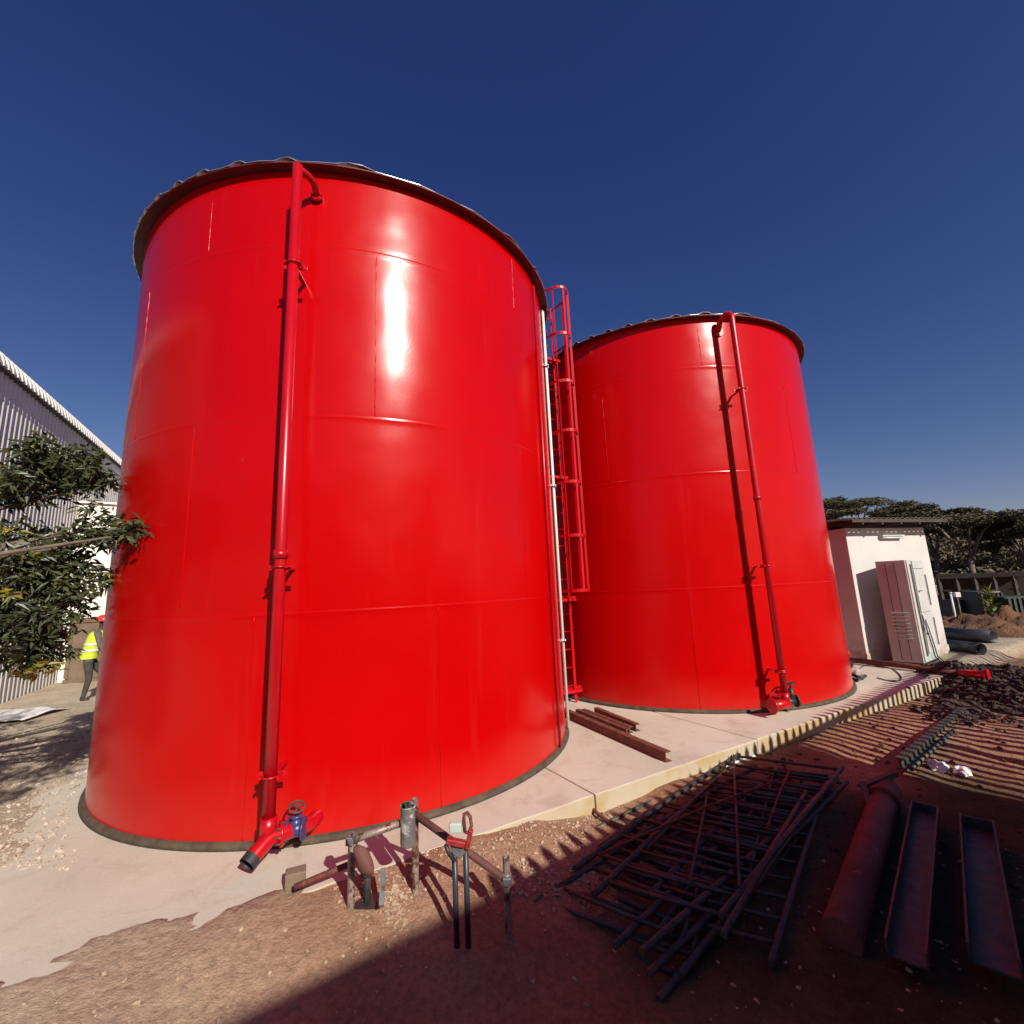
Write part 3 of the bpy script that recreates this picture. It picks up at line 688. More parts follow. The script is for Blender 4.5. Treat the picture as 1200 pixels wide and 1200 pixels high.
b.add(vs, [(2*i, 2*i+2, 2*i+3, 2*i+1) for i in range(len(pr)-1)]); o = b.build('roof', M['roofold'], hut); o.modifiers.new('t', 'SOLIDIFY').thickness = .006
b = MB()
for u in (.05, .65, 1.25, 1.85, HW-.05): b.beam(HP+HD*u+HN*.40+Vector((0, 0, 3.04)), HP+HD*u-HN*(HDp+.2)+Vector((0, 0, 3.19)), .05, .10)
b.build('rafters', M['roofdark'], hut)
b = MB(); b.beam(HP-HD*.28+HN*.40+Vector((0, 0, 3.07)), HP+HD*(HW+.2)+HN*.40+Vector((0, 0, 3.07)), .03, .07); b.build('fascia', M['roofdark'], hut)
b = MB(); b.beam(HP+HD*1.0+HN*.06+Vector((0, 0, 2.76)), HP+HD*1.72+HN*.06+Vector((0, 0, 2.76)), .10, .035); lamp = b.build('wall_lamp', M['greymetal'], hut)
b = MB(); b.tube([HP+HD*1.03+HN*.075+Vector((0, 0, 2.715)), HP+HD*1.69+HN*.075+Vector((0, 0, 2.715))], .022, 10); b.build('diffuser', M['lampglass'], lamp)
b = MB(); b.box(HP+HD*(HW/2)-HN*.06+Vector((0, 0, 3.03)), (HW-.02, .08, .15), mt); b.build('eave_board', M['roofdark'], hut)
b = MB(); b.box(HP+HD*(HW/2)+HN*.008+Vector((0, 0, .08)), (HW+.02, .016, .2), mt); b.build('plinth', M['hutwall'], hut)

# electrical cabinet in front of the hut
K0 = Vector((7.94, 10.31, 0)); KS = Vector((.57, -.82, 0)).normalized(); KF = Vector((.82, .57, 0)).normalized(); KH = 2.1; KD, KW = .52, 1.10
cab = thing('electrical_cabinet', 'tall grey steel cabinet with louvred side standing against the white hut', 'cabinet', K0)
m = Matrix((KF, -KS, Vector((0, 0, 1)))).transposed()
b = MB(); ctr = K0+KS*KD/2+KF*KW/2
b.box(ctr-KS*.0+Vector((0, 0, .06+KH/2)), (KW, KD, KH-.0), m); b.build('body', M['greymetal'], cab, bevel=.008)
b = MB(); b.box(ctr+Vector((0, 0, .03)), (KW-.06, KD-.06, .06), m); b.build('plinth', M['black'], cab)
ks = lambda s_, z, out=0.: K0+KS*s_-KF*out+Vector((0, 0, z))
for s_ in (.17, .33):
    b = MB(); b.beam(ks(s_, .10, .004), ks(s_, 2.1, .004), .010, .008, up=KF); b.build('panel_seam', M['roofdark'], cab)
b = MB()
for k in range(8):
    z = .50+k*.075; b.add([ks(.12, z, .002), ks(.42, z, .002), ks(.42, z+.045, .022), ks(.12, z+.045, .022)], [(0, 1, 2, 3)]); b.add([ks(.12, z+.046, .022), ks(.42, z+.046, .022), ks(.42, z+.05, .002), ks(.12, z+.05, .002)], [(0, 1, 2, 3)])
o = b.build('louvre_vent', M['greymetal'], cab); o.modifiers.new('t', 'SOLIDIFY').thickness = .003
kf = lambda u, z, out=0.: K0+KS*(KD+out)+KF*u+Vector((0, 0, z))
b = MB(); b.beam(kf(.16, 1.12, .002), kf(.34, 1.12, .002), .006, 1.9); b.build('bay_shade', M['roofdark'], cab)  # flat dark strip painted as the shade inside the bay
b = MB(); b.beam(kf(.02, 1.12, .012), kf(.14, 1.12, .012), .024, 2.06); b.build('door_frame', M['panelwhite'], cab)
for nm, z0_, z1_ in (('upper_door', 1.05, 1.95), ('lower_door', .22, 1.03), ('top_panel', 1.97, 2.14)):
    b = MB(); b.beam(kf(.37, (z0_+z1_)/2, .012), kf(KW-.02, (z0_+z1_)/2, .012), .024, z1_-z0_); d_ = b.build(nm, M['panelwhite'], cab, bevel=.004)
    if nm != 'top_panel':
        b = MB(); b.beam(kf(KW-.12, z0_+.12, .045), kf(KW-.12, z1_-.12, .045), .02, .02, up=KS); b.build('door_bar', M['steel'], d_)
        b = MB(); b.tube([kf(.42, (z0_+z1_)/2, .024), kf(.42, (z0_+z1_)/2, .06), kf(.5, (z0_+z1_)/2, .06)], .012, 8); b.build('handle', M['steel'], d_)
for k in range(2):
    u = .45+.14*k; b = MB(); b.tube([kf(u-.12, 1.0-.1*k, .03), kf(u-.08, .7, .05), kf(u+.05, .35, .05), kf(u+.12, .12, .05), kf(u+.2, .015, .12)], .010, 8); b.build('cable', M['black'], cab)

# ------------------------------------------------------------------ worker
def skin_body(name, joints, bones, mats, parent, root=0, sub=2):
    me = bpy.data.meshes.new(name); me.from_pydata([j[0] for j in joints], bones, [])
    o = bpy.data.objects.new(name, me); COL.objects.link(o)
    md = o.modifiers.new('skin', 'SKIN'); md.use_smooth_shade = True
    sv = me.skin_vertices[0].data if me.skin_vertices else None
    if sv is None:
        bm = bmesh.new(); bm.from_mesh(me); bm.verts.layers.skin.verify(); bm.to_mesh(me); bm.free(); sv = me.skin_vertices[0].data
    for i, j in enumerate(joints):
        r = j[1] if isinstance(j[1], tuple) else (j[1], j[1]); sv[i].radius = r; sv[i].use_root = (i == root)
    sd = o.modifiers.new('sub', 'SUBSURF'); sd.levels = sub; sd.render_levels = sub
    bpy.context.view_layer.update(); dg = bpy.context.evaluated_depsgraph_get()
    me2 = bpy.data.meshes.new_from_object(o.evaluated_get(dg)); COL.objects.unlink(o); bpy.data.objects.remove(o)
    for m_ in mats: me2.materials.append(m_)
    for p in me2.polygons: p.use_smooth = True
    o = bpy.data.objects.new(name, me2); COL.objects.link(o); o.parent = parent; o.matrix_parent_inverse = Matrix.Translation(-pworld(parent))
    return o
WB = G(95, 822); wf = Vector((.743, .669, 0)); ws = Vector((.669, -.743, 0))     # walks to the right; ws = towards the camera
man = thing('person', 'worker in red helmet and yellow hi-vis vest walking behind the near red tank', 'person', WB)
W = lambda f_, s_, z: WB+wf*(f_-.15*min(1, z/.8)-.12*max(0, z-.9))+ws*s_+Vector((0, 0, z))
J = [(W(.20, 0, .88), (.145, .115)), (W(.23, 0, 1.02), (.14, .11)), (W(.30, 0, 1.22), (.155, .12)), (W(.36, 0, 1.36), (.13, .10)), (W(.41, 0, 1.44), .058), (W(.45, 0, 1.52), .075), (W(.47, 0, 1.59), .098), (W(.47, 0, 1.66), .075),
     (W(.19, .10, .82), .095), (W(.17, .10, .46), .062), (W(.04, .10, .09), .045), (W(.0, .10, .045), .045), (W(.14, .10, .03), .035),
     (W(.22, -.10, .82), .095), (W(.42, -.10, .48), .062), (W(.50, -.10, .09), .045), (W(.48, -.10, .045), .045), (W(.64, -.10, .05), .035),
     (W(.35, .19, 1.36), .062), (W(.38, .24, 1.09), .045), (W(.55, .20, .93), .035), (W(.61, .18, .89), .03),
     (W(.36, -.19, 1.36), .062), (W(.42, -.24, 1.09), .045), (W(.60, -.20, .95), .035), (W(.66, -.18, .92), .03)]
Bn = [(0, 1), (1, 2), (2, 3), (3, 4), (4, 5), (5, 6), (6, 7), (0, 8), (8, 9), (9, 10), (10, 11), (11, 12), (0, 13), (13, 14), (14, 15), (15, 16), (16, 17), (3, 18), (18, 19), (19, 20), (20, 21), (3, 22), (22, 23), (23, 24), (24, 25)]
body = skin_body('body', J, Bn, [M['skin'], M['cloth'], M['trouser'], M['black']], man)
for p in body.data.polygons:
    c_ = p.center-WB; z = c_.z; f_ = c_.dot(wf); s_ = c_.dot(ws)
    arm = abs(s_) > .15 and z > .8
    if z > 1.455: k = 0
    elif arm and f_ > .42: k = 0
    elif z < .1: k = 3
    elif z < .93 and not arm: k = 2
    else: k = 1
    p.material_index = k
def hand(side, wrist, fwd):
    jj = [(wrist, (.022, .03)), (wrist+fwd*.05, (.018, .036)), (wrist+fwd*.085, (.014, .034))]; bb = [(0, 1), (1, 2)]
    dn = Vector((0, 0, -1))
    for i, l_ in enumerate((.07, .08, .075, .055)):
        o_ = ws*((i-1.5)*.018); st = len(jj); jj += [(wrist+fwd*.09+o_, .0095), (wrist+fwd*(.09+l_*.5)+o_+dn*.015, .0085), (wrist+fwd*(.09+l_*.8)+o_+dn*.045, .0075)]; bb += [(2, st), (st, st+1), (st+1, st+2)]
    st = len(jj); jj += [(wrist+fwd*.04+ws*side*.035, .011), (wrist+fwd*.085+ws*side*.05+dn*.012, .009)]; bb += [(0, st), (st, st+1)]
    skin_body('hand', jj, bb, [M['skin']], man, 0, 1)
hand(-1, W(.61, .18, .89), (wf*.85+Vector((0, 0, -.5))).normalized()); hand(1, W(.66, -.18, .92), (wf*.9+Vector((0, 0, -.4))).normalized())
vb = MB(); ring = []; secs = [(.19, .86, .175, .155), (.215, .98, .165, .145), (.265, 1.12, .175, .15), (.31, 1.26, .185, .155), (.355, 1.385, .165, .135), (.385, 1.43, .10, .085)]
nn = 24; vs = []
for f_, z, rs_, rf_ in secs:
    for k in range(nn):
        a_ = 2*PI*k/nn; vs.append(W(f_+rf_*math.cos(a_), rs_*1.05*math.sin(a_), z))
vb.add(vs, [(i*nn+k, i*nn+(k+1) % nn, (i+1)*nn+(k+1) % nn, (i+1)*nn+k) for i in range(len(secs)-1) for k in range(nn)], smooth=True)
vest = vb.build('hi_vis_vest', M['hivis'], man)
for z, f_, r1_, r2_ in ((1.03, .233, .178, .157), (1.16, .278, .186, .160)):
    b = MB(); pts = [W(f_+(r2_+.002)*math.cos(a_), (r1_*1.05+.002)*math.sin(a_), z) for a_ in np.linspace(0, 2*PI, 25)]
    for i in range(24): b.add([pts[i]-Vector((0, 0, .025)), pts[i+1]-Vector((0, 0, .025)), pts[i+1]+Vector((0, 0, .025)), pts[i]+Vector((0, 0, .025))], [(0, 1, 2, 3)])
    b.build('reflective_band', M['silver'], vest)
hb = MB(); hc = W(.47, 0, 1.625); ax = (wf*.25+Vector((0, 0, 1))).normalized(); af = (wf-ax*wf.dot(ax)).normalized(); asd = ax.cross(af); vs = []; prof = [(.165, -.008), (.135, .0), (.128, .04), (.11, .085), (.075, .12), (.03, .138), (.001, .14)]
for r_, h_ in prof:
    for k in range(24):
        a_ = 2*PI*k/24; ex = 1.18 if r_ < .15 else (1.15 if math.cos(a_) < .3 else 1.3)
        vs.append(hc+ax*h_+af*(r_*ex*math.cos(a_))+asd*(r_*math.sin(a_)))
hb.add(vs, [(i*24+k, i*24+(k+1) % 24, (i+1)*24+(k+1) % 24, (i+1)*24+k) for i in range(len(prof)-1) for k in range(24)], smooth=True); hb.build('helmet', M['helmet'], man)
b = MB(); fc = W(.575, 0, 1.565)
b.tube([fc+Vector((0, 0, .04))-wf*.015, fc+wf*.022-Vector((0, 0, .012)), fc-wf*.01-Vector((0, 0, .02))], [.010, .017, .012], 8); b.build('nose', M['skin'], man)
for sg in (-1, 1): b = MB(); b.tube([W(.46, sg*.10, 1.60), W(.455, sg*.108, 1.57), W(.46, sg*.10, 1.54)], [.014, .02, .012], 8); b.build('ear', M['skin'], man)

# ------------------------------------------------------------------ steel sections lying on the pad between the tanks
def angle_iron(a, b_, w, lab):
    a = Vector(a); b_ = Vector(b_); o = thing('steel_angle', lab, 'steel bar', (a+b_)/2, 'steel sections on the pad'); mb = MB()
    up = Vector((0, 0, 1)); x = (b_-a).normalized(); y = up.cross(x)
    mb.beam(a+up*.005, b_+up*.005, w, .01); mb.beam(a+up*(w/2+.01)-y*(w/2-.005), b_+up*(w/2+.01)-y*(w/2-.005), .01, w)
    mb.beam(a+up*(w+.015), b_+up*(w+.015), w, .01)
    mb.build('profile', M['rust'], o)
angle_iron(G(657, 837), G(784, 893), .085, 'longest rusty steel section lying on the pad, nearest of the bundle')
angle_iron(G(677, 838), G(737, 863), .07, 'short rusty steel section lying tight against the longest one')
angle_iron(G(684, 837), G(740, 859), .06, 'rusty steel section in the middle of the bundle on the pad')
angle_iron(G(699, 836), G(748, 857), .07, 'rusty steel section farthest back on the pad, near the far tank')
angle_iron(G(690, 839), G(737, 860.5), .05, 'thin rusty steel section between two longer ones on the pad')

# cable, hose on the pad by the far tank, long pipe
def path_tube(name, pts, r, m, lab, cat, n=8):
    cm = [Vector(p) for p in pts]; out = []
    for i in range(len(cm)-1):
        p0_, p1_, p2_, p3_ = cm[max(i-1, 0)], cm[i], cm[i+1], cm[min(i+2, len(cm)-1)]
        for t in (0, .25, .5, .75):
            out.append(.5*((2*p1_)+(p2_-p0_)*t+(2*p0_-5*p1_+4*p2_-p3_)*t*t+(3*p1_-p0_-3*p2_+p3_)*t**3))
    out.append(cm[-1]); return tag(MB().tube(out, r, n).build(name, m), lab, cat)
path_tube('power_cable', [G(x, y, .012) for x, y in [(1008, 783), (1016, 779), (1028, 780), (1046, 784), (1056, 793), (1052, 798), (1038, 797), (1028, 794)]], .009, M['black'], 'thin black cable lying in a loop on the pad beside the far tank', 'cable')
hz_ = G(1006, 790, 0)
hose = thing('coupling_hose', 'black hose end with metal coupling lying on the pad by the far tank', 'hose', hz_)
path = [G(1012, 794, .04), G(1005, 792, .06), G(998, 789, .09), G(996, 782, .16), G(997, 777, .25)]
b = MB(); b.tube(path, .05, 10); b.tube([G(998, 795, .04), G(1004, 797, .04), G(1014, 792, .03)], .03, 8); b.build('rubber_hose', M['black'], hose)
b = MB(); b.tube([G(999, 783, .17), G(1006, 789, .12)], .045, 10); b.tube([G(1001, 785, .16), G(1002, 786, .155)], .065, 10); b.build('coupling', M['zinc'], hose)
pipe = thing('rusty_pipe', 'long rusty pipe with a red end lying across the far end of the pad', 'pipe', G(1080, 782, .06))
b = MB(); b.tube([G(992, 773, .06), G(1060, 780, .06), G(1125, 789, .08)], .055, 12); b.build('tube', M['rust'], pipe)
b = MB(); b.tube([G(1125, 789, .08), G(1158, 792, .09)], .075, 12); b.tube([G(1154, 791.5, .09), G(1158, 792, .09)], .11, 12); b.build('red_sleeve', M['redpipe'], pipe)
for pa, pb, zz, lab in [((1104, 762), (1152, 769), .12, 'black plastic pipe at the front of the pair beyond the hut'), ((1104, 750), (1166, 755), .16, 'black plastic pipe at the back of the pair beyond the hut')]:
    a0 = G(*pa, -.05); b0 = G(*pb, -.05); a0.z = b0.z = gz(a0.x, a0.y)+zz
    t = tag(MB().tube([a0, b0], zz*1.05, 20, caps=False).build('plastic_pipe', M['pipeblack']), lab, 'pipe', 'black pipes beyond the hut'); t.modifiers.new('t', 'SOLIDIFY').thickness = .015

# white conduits along the foot of the pad edge, thin rod, dark lump
for pa, pb, lab in [((780, 922), (814, 909), 'short white conduit lying at the foot of the concrete edge'), ((824, 907), (884, 886), 'longer white conduit lying at the foot of the concrete edge')]:
    a0 = G(*pa, -.15); b0 = G(*pb, -.15); tag(MB().tube([a0, b0], .017, 8).build('white_conduit', M['tube']), lab, 'conduit', 'conduits along the pad edge')
path_tube('thin_rod', [G(690, 944, -.12), G(705, 957, -.13), G(722, 968, -.16), G(752, 982, -.22)], .016, M['rust'], 'thin rusty rod running out from the pad joint over the red soil', 'rod')

# ------------------------------------------------------------------ fenced foreground: low rail of scaffold tube
def zg(p): return gz(p.x, p.y)
pa = G(411, 1060, 0); pb = G(487, 1041, -.02); pc = G(596, 1086, -.12)
def top_of(base, px, py):
    d = ray(px, py); return S+d.z*math.hypot(base.x, base.y)/math.hypot(d.x, d.y)
rail = thing('tube_railing', 'low worn scaffold tube railing in front of the near tank', 'railing', pb)
tops = [top_of(pa, 408, 977), top_of(pb, 485, 936), top_of(pc, 595, 1004)]
for p, t in zip((pa, pb, pc), tops):
    b = MB(); b.tube([Vector((p.x, p.y, zg(p)-.1)), Vector((p.x, p.y, t))], .023, 14, caps=False); b.tube([Vector((p.x, p.y, t-.03)), Vector((p.x, p.y, t-.028))], .0215, 14); o = b.build('post', M['rail'], rail)
ta, tb, tc = [Vector((p.x, p.y, t)) for p, t in zip((pa, pb, pc), tops)]
off = Vector((.0, -.045, 0))
b = MB(); b.tube([ta+off*.8-Vector((0, 0, .03)), tb+off*.8-Vector((0, 0, .11))], .022, 14); b.build('top_rail', M['rail'], rail)
b = MB(); b.tube([tb+off*.8-Vector((0, 0, .08)), tc+off*.4-Vector((0, 0, .12))], .023, 14); b.build('top_rail', M['maroon'], rail)
b = MB(); lowa = G(350, 1042, .22); b.tube([AT(345, 1040, ta.xy.length*1.06), AT(432, 1003, ta.xy.length*1.06)], .02, 12); b.build('lower_rail', M['rust'], rail)
for p in (ta-Vector((0, 0, .03)), tb-Vector((0, 0, .1)), tc-Vector((0, 0, .12))):
    b = MB(); b.tube([p-Vector((0, 0, .03)), p+Vector((0, 0, .03))], .031, 12); b.box(p+off*.6, (.05, .05, .05)); b.build('coupler', M['steel'], rail, bevel=.006)
# mop-headed paint tin hung on the rail
cn = AT(478, 966, 3.52); can = thing('paint_tin', 'paint splashed grey tin hung upright on the railing', 'tin', cn)
b = MB(); b.lathe([(.0, -.125), (.048, -.125), (.05, -.12), (.05, .105), (.053, .11), (.053, .116), (.049, .116), (.047, .10), (.047, -.11), (0, -.11)], 28, cn); b.build('tin_body', M['tin'], can)
b = MB(); b.tube([cn+Vector((.05*math.cos(t), .05*math.sin(t)*.3, .105+.03*math.sin(t))) for t in np.linspace(0, PI, 13)], .003, 6); b.build('wire_handle', M['steel'], can)
b = MB()
for k in range(16):
    a_ = random.uniform(0, 6.28); r_ = random.uniform(0, .035); b.tube([cn+Vector((r_*math.cos(a_), r_*math.sin(a_), .06)), cn+Vector((r_*1.2*math.cos(a_), r_*1.2*math.sin(a_), random.uniform(.11, .14)))], .009, 6)
b.build('brush_ends', M['green'], can)
# hand tool hooked on the right rail: red and grey head, loop, two dark legs
tl = AT(535, 1000, 3.25); tool = thing('clamp_tool', 'grey and red clamp tool with two dark legs and a loop handle on the railing', 'clamp', tl)
rtv = RT.copy(); rtv.z = 0; rtv.normalize()
def TP(px, py): return AT(px, py, 3.2)
b = MB(); vs = [TP(527, 990), TP(548, 990), TP(547, 999), TP(538, 1007), TP(530, 1001)]; bk = Vector((0, .05, 0))
b.add([*vs, *[v+bk for v in vs]], [(0, 1, 2, 3, 4), (9, 8, 7, 6, 5)]+[(i, (i+1) % 5, 5+(i+1) % 5, 5+i) for i in range(5)]); b.build('jaw', M['steel'], tool, bevel=.006)
b = MB(); b.beam(TP(523, 985), TP(545, 989), .045, .035); b.beam(TP(547, 995), TP(552, 972), .03, .035, up=(0, 1, 0)); b.build('red_body', M['toolred'], tool, bevel=.006)
b = MB(); b.box(TP(534, 969), (.075, .05, .055)); b.build('head_block', M['greymetal'], tool, bevel=.008)
b = MB(); b.tube([TP(545, 975), TP(543.5, 962), TP(544, 954), TP(547, 952), TP(551, 957), TP(552.5, 968), TP(549, 976), TP(545, 975)], .011, 10); b.build('loop_handle', M['rust'], tool)
for xa, ya, xb, yb in ((532, 1000, 533, 1085), (545, 993, 546, 1085)):
    q0 = TP(xa, ya); q1 = TP(xb, yb); b = MB(); b.tube([q0+Vector((0, .02, 0)), Vector((q0.x+.004, q0.y+.02, zg(q0)-.02))], .0175, 12); b.build('leg', M['pipeblack'], tool)
b = MB(); b.tube([TP(522, 990), TP(526, 1000), TP(533, 1009)], .013, 8); b.build('strap', M['black'], tool)
# maroon bag by the left post
bg = AT(424, 1006, 3.33); bag = thing('maroon_bag', 'soft maroon work bag hanging from the low rail beside the left post', 'bag', bg)
b = MB(); vs = []; nn = 18; prof = [(.010, .075), (.036, .062), (.048, .03), (.052, -.02), (.05, -.06), (.036, -.085), (.008, -.092)]
for r_, h_ in prof:
    for k in range(nn):
        a_ = 2*PI*k/nn; w_ = 1+.1*math.sin(3*a_+h_*30); vs.append(bg+Vector((r_*w_*math.cos(a_)+(.085-h_)*.42-.03, r_*w_*.6*math.sin(a_), h_)))
b.add(vs, [(i*nn+k, i*nn+(k+1) % nn, (i+1)*nn+(k+1) % nn, (i+1)*nn+k) for i in range(len(prof)-1) for k in range(nn)], smooth=True); b.build('bag_body', M['maroon'], bag)
b = MB(); b.tube([bg+Vector((-.03, 0, .08)), bg+Vector((-.055, .0, .12)), bg+Vector((-.07, .01, .135))], .008, 6); b.build('bag_strap', M['roofdark'], bag)
# dark boots/stand under the bag, and short timber
lp = G(430, 1052, 0)
jk = thing('screw_jack', 'dark steel base jack standing on the soil below the maroon bag', 'jack', lp)
b = MB(); b.box((lp.x, lp.y, zg(lp)+.006), (.14, .14, .012)); b.build('base_plate', M['black'], jk)
b = MB(); b.tube([(lp.x, lp.y, zg(lp)), (lp.x+.0, lp.y, zg(lp)+.24)], .024, 12); b.tube([(lp.x, lp.y, zg(lp)+.16), (lp.x, lp.y, zg(lp)+.19)], .045, 8); b.build('screw', M['darksteel'], jk)
b = MB(); b.beam(G(447, 1062, .02), AT(449, 1018, lp.xy.length), .03, .03); b.build('side_bar', M['steel'], jk)
tp = G(346, 1040, 0); b = MB(); b.box((tp.x, tp.y, .055), (.13, .10, .11), Matrix.Rotation(.4, 3, 'Z')); tag(b.build('timber_block', M['wood'], bevel=.008), 'small block of timber standing on the pad in front of the near tank', 'block')

# ------------------------------------------------------------------ heap of steel in the shade
def ladder_frame(o_, ax_, wd, L, w, z, rot, nr_, lab, m=M['darksteel'], tilt=0., diag=True):
    ax_ = ax_.copy(); wd = wd.copy(); R_ = Matrix.Rotation(rot, 3, 'Z'); ax_ = R_ @ ax_; wd = R_ @ wd
    root = thing('scaffold_frame', lab, 'scaffold frame', o_+Vector((0, 0, z)), 'steel frames heaped in the shade')
    zz = lambda a, q: Vector((0, 0, z+tilt*q+.02*math.sin(a*1.3+q)))
    for q in (0, 1):
        b = MB(); b.tube([o_+ax_*a+wd*q*w+zz(a, q) for a in (0, L*.5, L)], .021, 10); b.build('side_tube', m, root)
    for k in range(nr_):
        a = L*(k+.25)/nr_; b = MB(); b.tube([o_+ax_*a+zz(a, 0), o_+ax_*a+wd*w+zz(a, 1)], .014, 8); b.build('rung', m, root)
    if diag:
        b = MB(); b.tube([o_+ax_*L*.05+zz(.1, 0)+Vector((0, 0, .028)), o_+ax_*L*.9+wd*w+zz(L*.9, 1)+Vector((0, 0, .028))], .012, 8); b.build('brace', m, root)
FO = G(872, 906, -.3); FO.z = 0; fax = (G(740, 1000, -.3)-FO); fax.z = 0; fax.normalize(); fwd_ = (G(985, 925, -.3)-FO); fwd_.z = 0; fwd_.normalize()
gz0 = -.30
specs = [(.5, .3, 2.6, .62, .075, .16, 11, 'dark steel frame twisted towards the right within the lower heap'), (.35, -.05, 2.9, .5, .12, -.12, 13, 'short close-runged frame twisted to the left within the heap'), (.15, .42, 2.8, .5, .155, .05, 15, 'narrow dark frame lying on the right half of the heap'), (.9, .1, 2.3, .8, .19, .10, 10, 'short wide frame on the nearer end of the heap'),
         (0, 0, 3.6, .95, .03, 0, 12, 'lowest dark steel frame of the heap, flat on the soil'),
         (.12, -.02, 3.3, .90, .065, .03, 13, 'dark steel frame second from the bottom of the heap'),
         (.05, .03, 3.5, .98, .10, -.04, 12, 'dark steel frame in the middle of the heap, turned slightly to the right'),
         (.30, -.12, 3.2, .70, .135, .02, 16, 'narrow close-runged steel frame high on the left of the heap'),
         (.22, .22, 3.3, .76, .17, -.05, 10, 'steel frame near the top of the heap with wide gaps between its rungs'),
         (.02, -.02, 3.0, 1.0, .205, .02, 9, 'topmost steel frame of the heap, with a paler front tube')]
for a_, q_, L_, w_, z_, r_, n_, lab in specs:
    ladder_frame(FO+fax*a_+fwd_*q_, fax, fwd_, L_, w_, gz0+z_+.3-.3, r_, n_, lab, diag=(n_ % 3 == 0))
ladder_frame(FO+fax*1.3-fwd_*.62, fax, fwd_, 2.8, .55, -.26, .10, 10, 'narrow lattice frame lying left of the heap beside the red soil')
ladder_frame(FO+fax*1.9-fwd_*.42, fax, fwd_, 2.4, .5, -.20, -.06, 9, 'narrow lattice frame leaning on the left side of the heap, nearer the railing')
for k_, (xa, ya, xb, yb, z_, rr_) in enumerate([(.5, .08, 2.6, .35, .225, .011), (.7, .62, 2.9, .15, .24, .010), (1.3, .2, 2.9, .8, .22, .012), (.3, .6, 1.9, .92, .25, .009)]):
    q0 = FO+fax*xa+fwd_*ya+Vector((0, 0, gz0+z_)); q1 = FO+fax*xb+fwd_*yb+Vector((0, 0, gz0+z_+.02))
    tag(MB().tube([q0, (q0+q1)/2+Vector((.02, .03, .015)), q1], rr_, 8).build('loose_rod', M['rust' if k_ % 2 else 'darksteel']), ('thin dark rod lying lengthwise over the left side of the frame heap', 'thin rusty rod crossing the frame heap towards its left side', 'dark rod crossing the nearer half of the frame heap to the right', 'short rusty rod on the right edge of the frame heap')[k_], 'rod', 'loose rods on the frame heap')
path_tube('reddish_pipe', [G(560, 1046, -.16), G(640, 1020, -.16), G(705, 999, -.18), G(790, 965, -.2)], .03, M['maroon'], 'long reddish brown pipe lying between the red soil and the frames', 'pipe')
path_tube('bent_rod', [G(770, 985, -.2), G(800, 966, -.22), G(840, 955, -.2), G(870, 947, -.15)], .014, M['rust'], 'thin rusty rod lying over the left edge of the heap of frames', 'rod')
# channels at lower right
def channel(a, b_, w, h, lab, m=M['darksteel']):
    a = Vector(a); b_ = Vector(b_); up = Vector((0, 0, 1)); x = (b_-a).normalized(); y = up.cross(x).normalized()
    root = thing('steel_channel', lab, 'steel channel', a, 'steel channels in the shade')
    for nm, p, sz_ in (('web', up*.008, (w, .012)), ('flange', y*(w/2-.006)+up*(h/2+.002), (.012, h)), ('flange', -y*(w/2-.006)+up*(h/2+.002), (.012, h))):
        mb = MB(); mb.beam(a+p, b_+p, *sz_); mb.build(nm, m, root)
    mb = MB(); mb.beam(a+x*.006+up*(h/2)-y*(w/2-.014), a+x*.006+up*(h/2)+y*(w/2-.014), .012, h-.02); mb.build('end_plate', m, root)
channel(G(1086, 953, -.24), G(1064, 1130, -.24), .19, .09, 'dark steel channel open side up, left of the pair in the lower right corner')
channel(G(1147, 972, -.22), G(1168, 1140, -.22), .21, .10, 'dark steel channel open side up, right of the pair in the lower right corner')
a0, b0 = G(1040, 925, -.22), G(985, 1100, -.24)
bigp = thing('maroon_pipe', 'broad maroon painted pipe lying in the shade left of the steel channels', 'pipe', a0)
b = MB(); b.tube([a0, b0], .11, 24); b.build('pipe_wall', M['maroon'], bigp); x = (b0-a0).normalized(); b = MB(); b.tube([a0+x*.28, a0+x*.38], .135, 24); b.build('flange', M['maroon'], bigp)
a0, b0 = G(1056, 902, -.2), G(1128, 830, -.1)
a0.z = b0.z = max(gz(*a0.lerp(b0, k_/8).xy) for k_ in range(9))+.0
bm_ = thing('steel_beam', 'long dark steel beam lying between the striped soil and the sandy rise', 'steel beam', a0)
u_ = Vector((0, 0, 1)); x = (b0-a0).normalized(); y = u_.cross(x).normalized(); b = MB()
b.beam(a0-u_*.05, b0-u_*.05, .09, .012); b.beam(a0+u_*.05, b0+u_*.05, .09, .012); b.beam(a0, b0, .012, .088); b.build('beam_profile', M['darksteel'], bm_)
b = MB(); b.tube([a0-y*.09-u_*.03, b0-y*.08-u_*.03], .022, 10); b.build('edge_tube', M['darksteel'], bm_)
c0, c1 = G(1012, 922, -.15), G(1050, 906, -.1)
tag(MB().beam(c0, c1, .05, .05).beam(c0+Vector((0, 0, .03)), c0+Vector((-.35, -.6, -.1)), .05, .05).build('steel_bracket', M['darksteel']), 'bent dark steel bracket leaning at the right end of the frame heap', 'bracket')

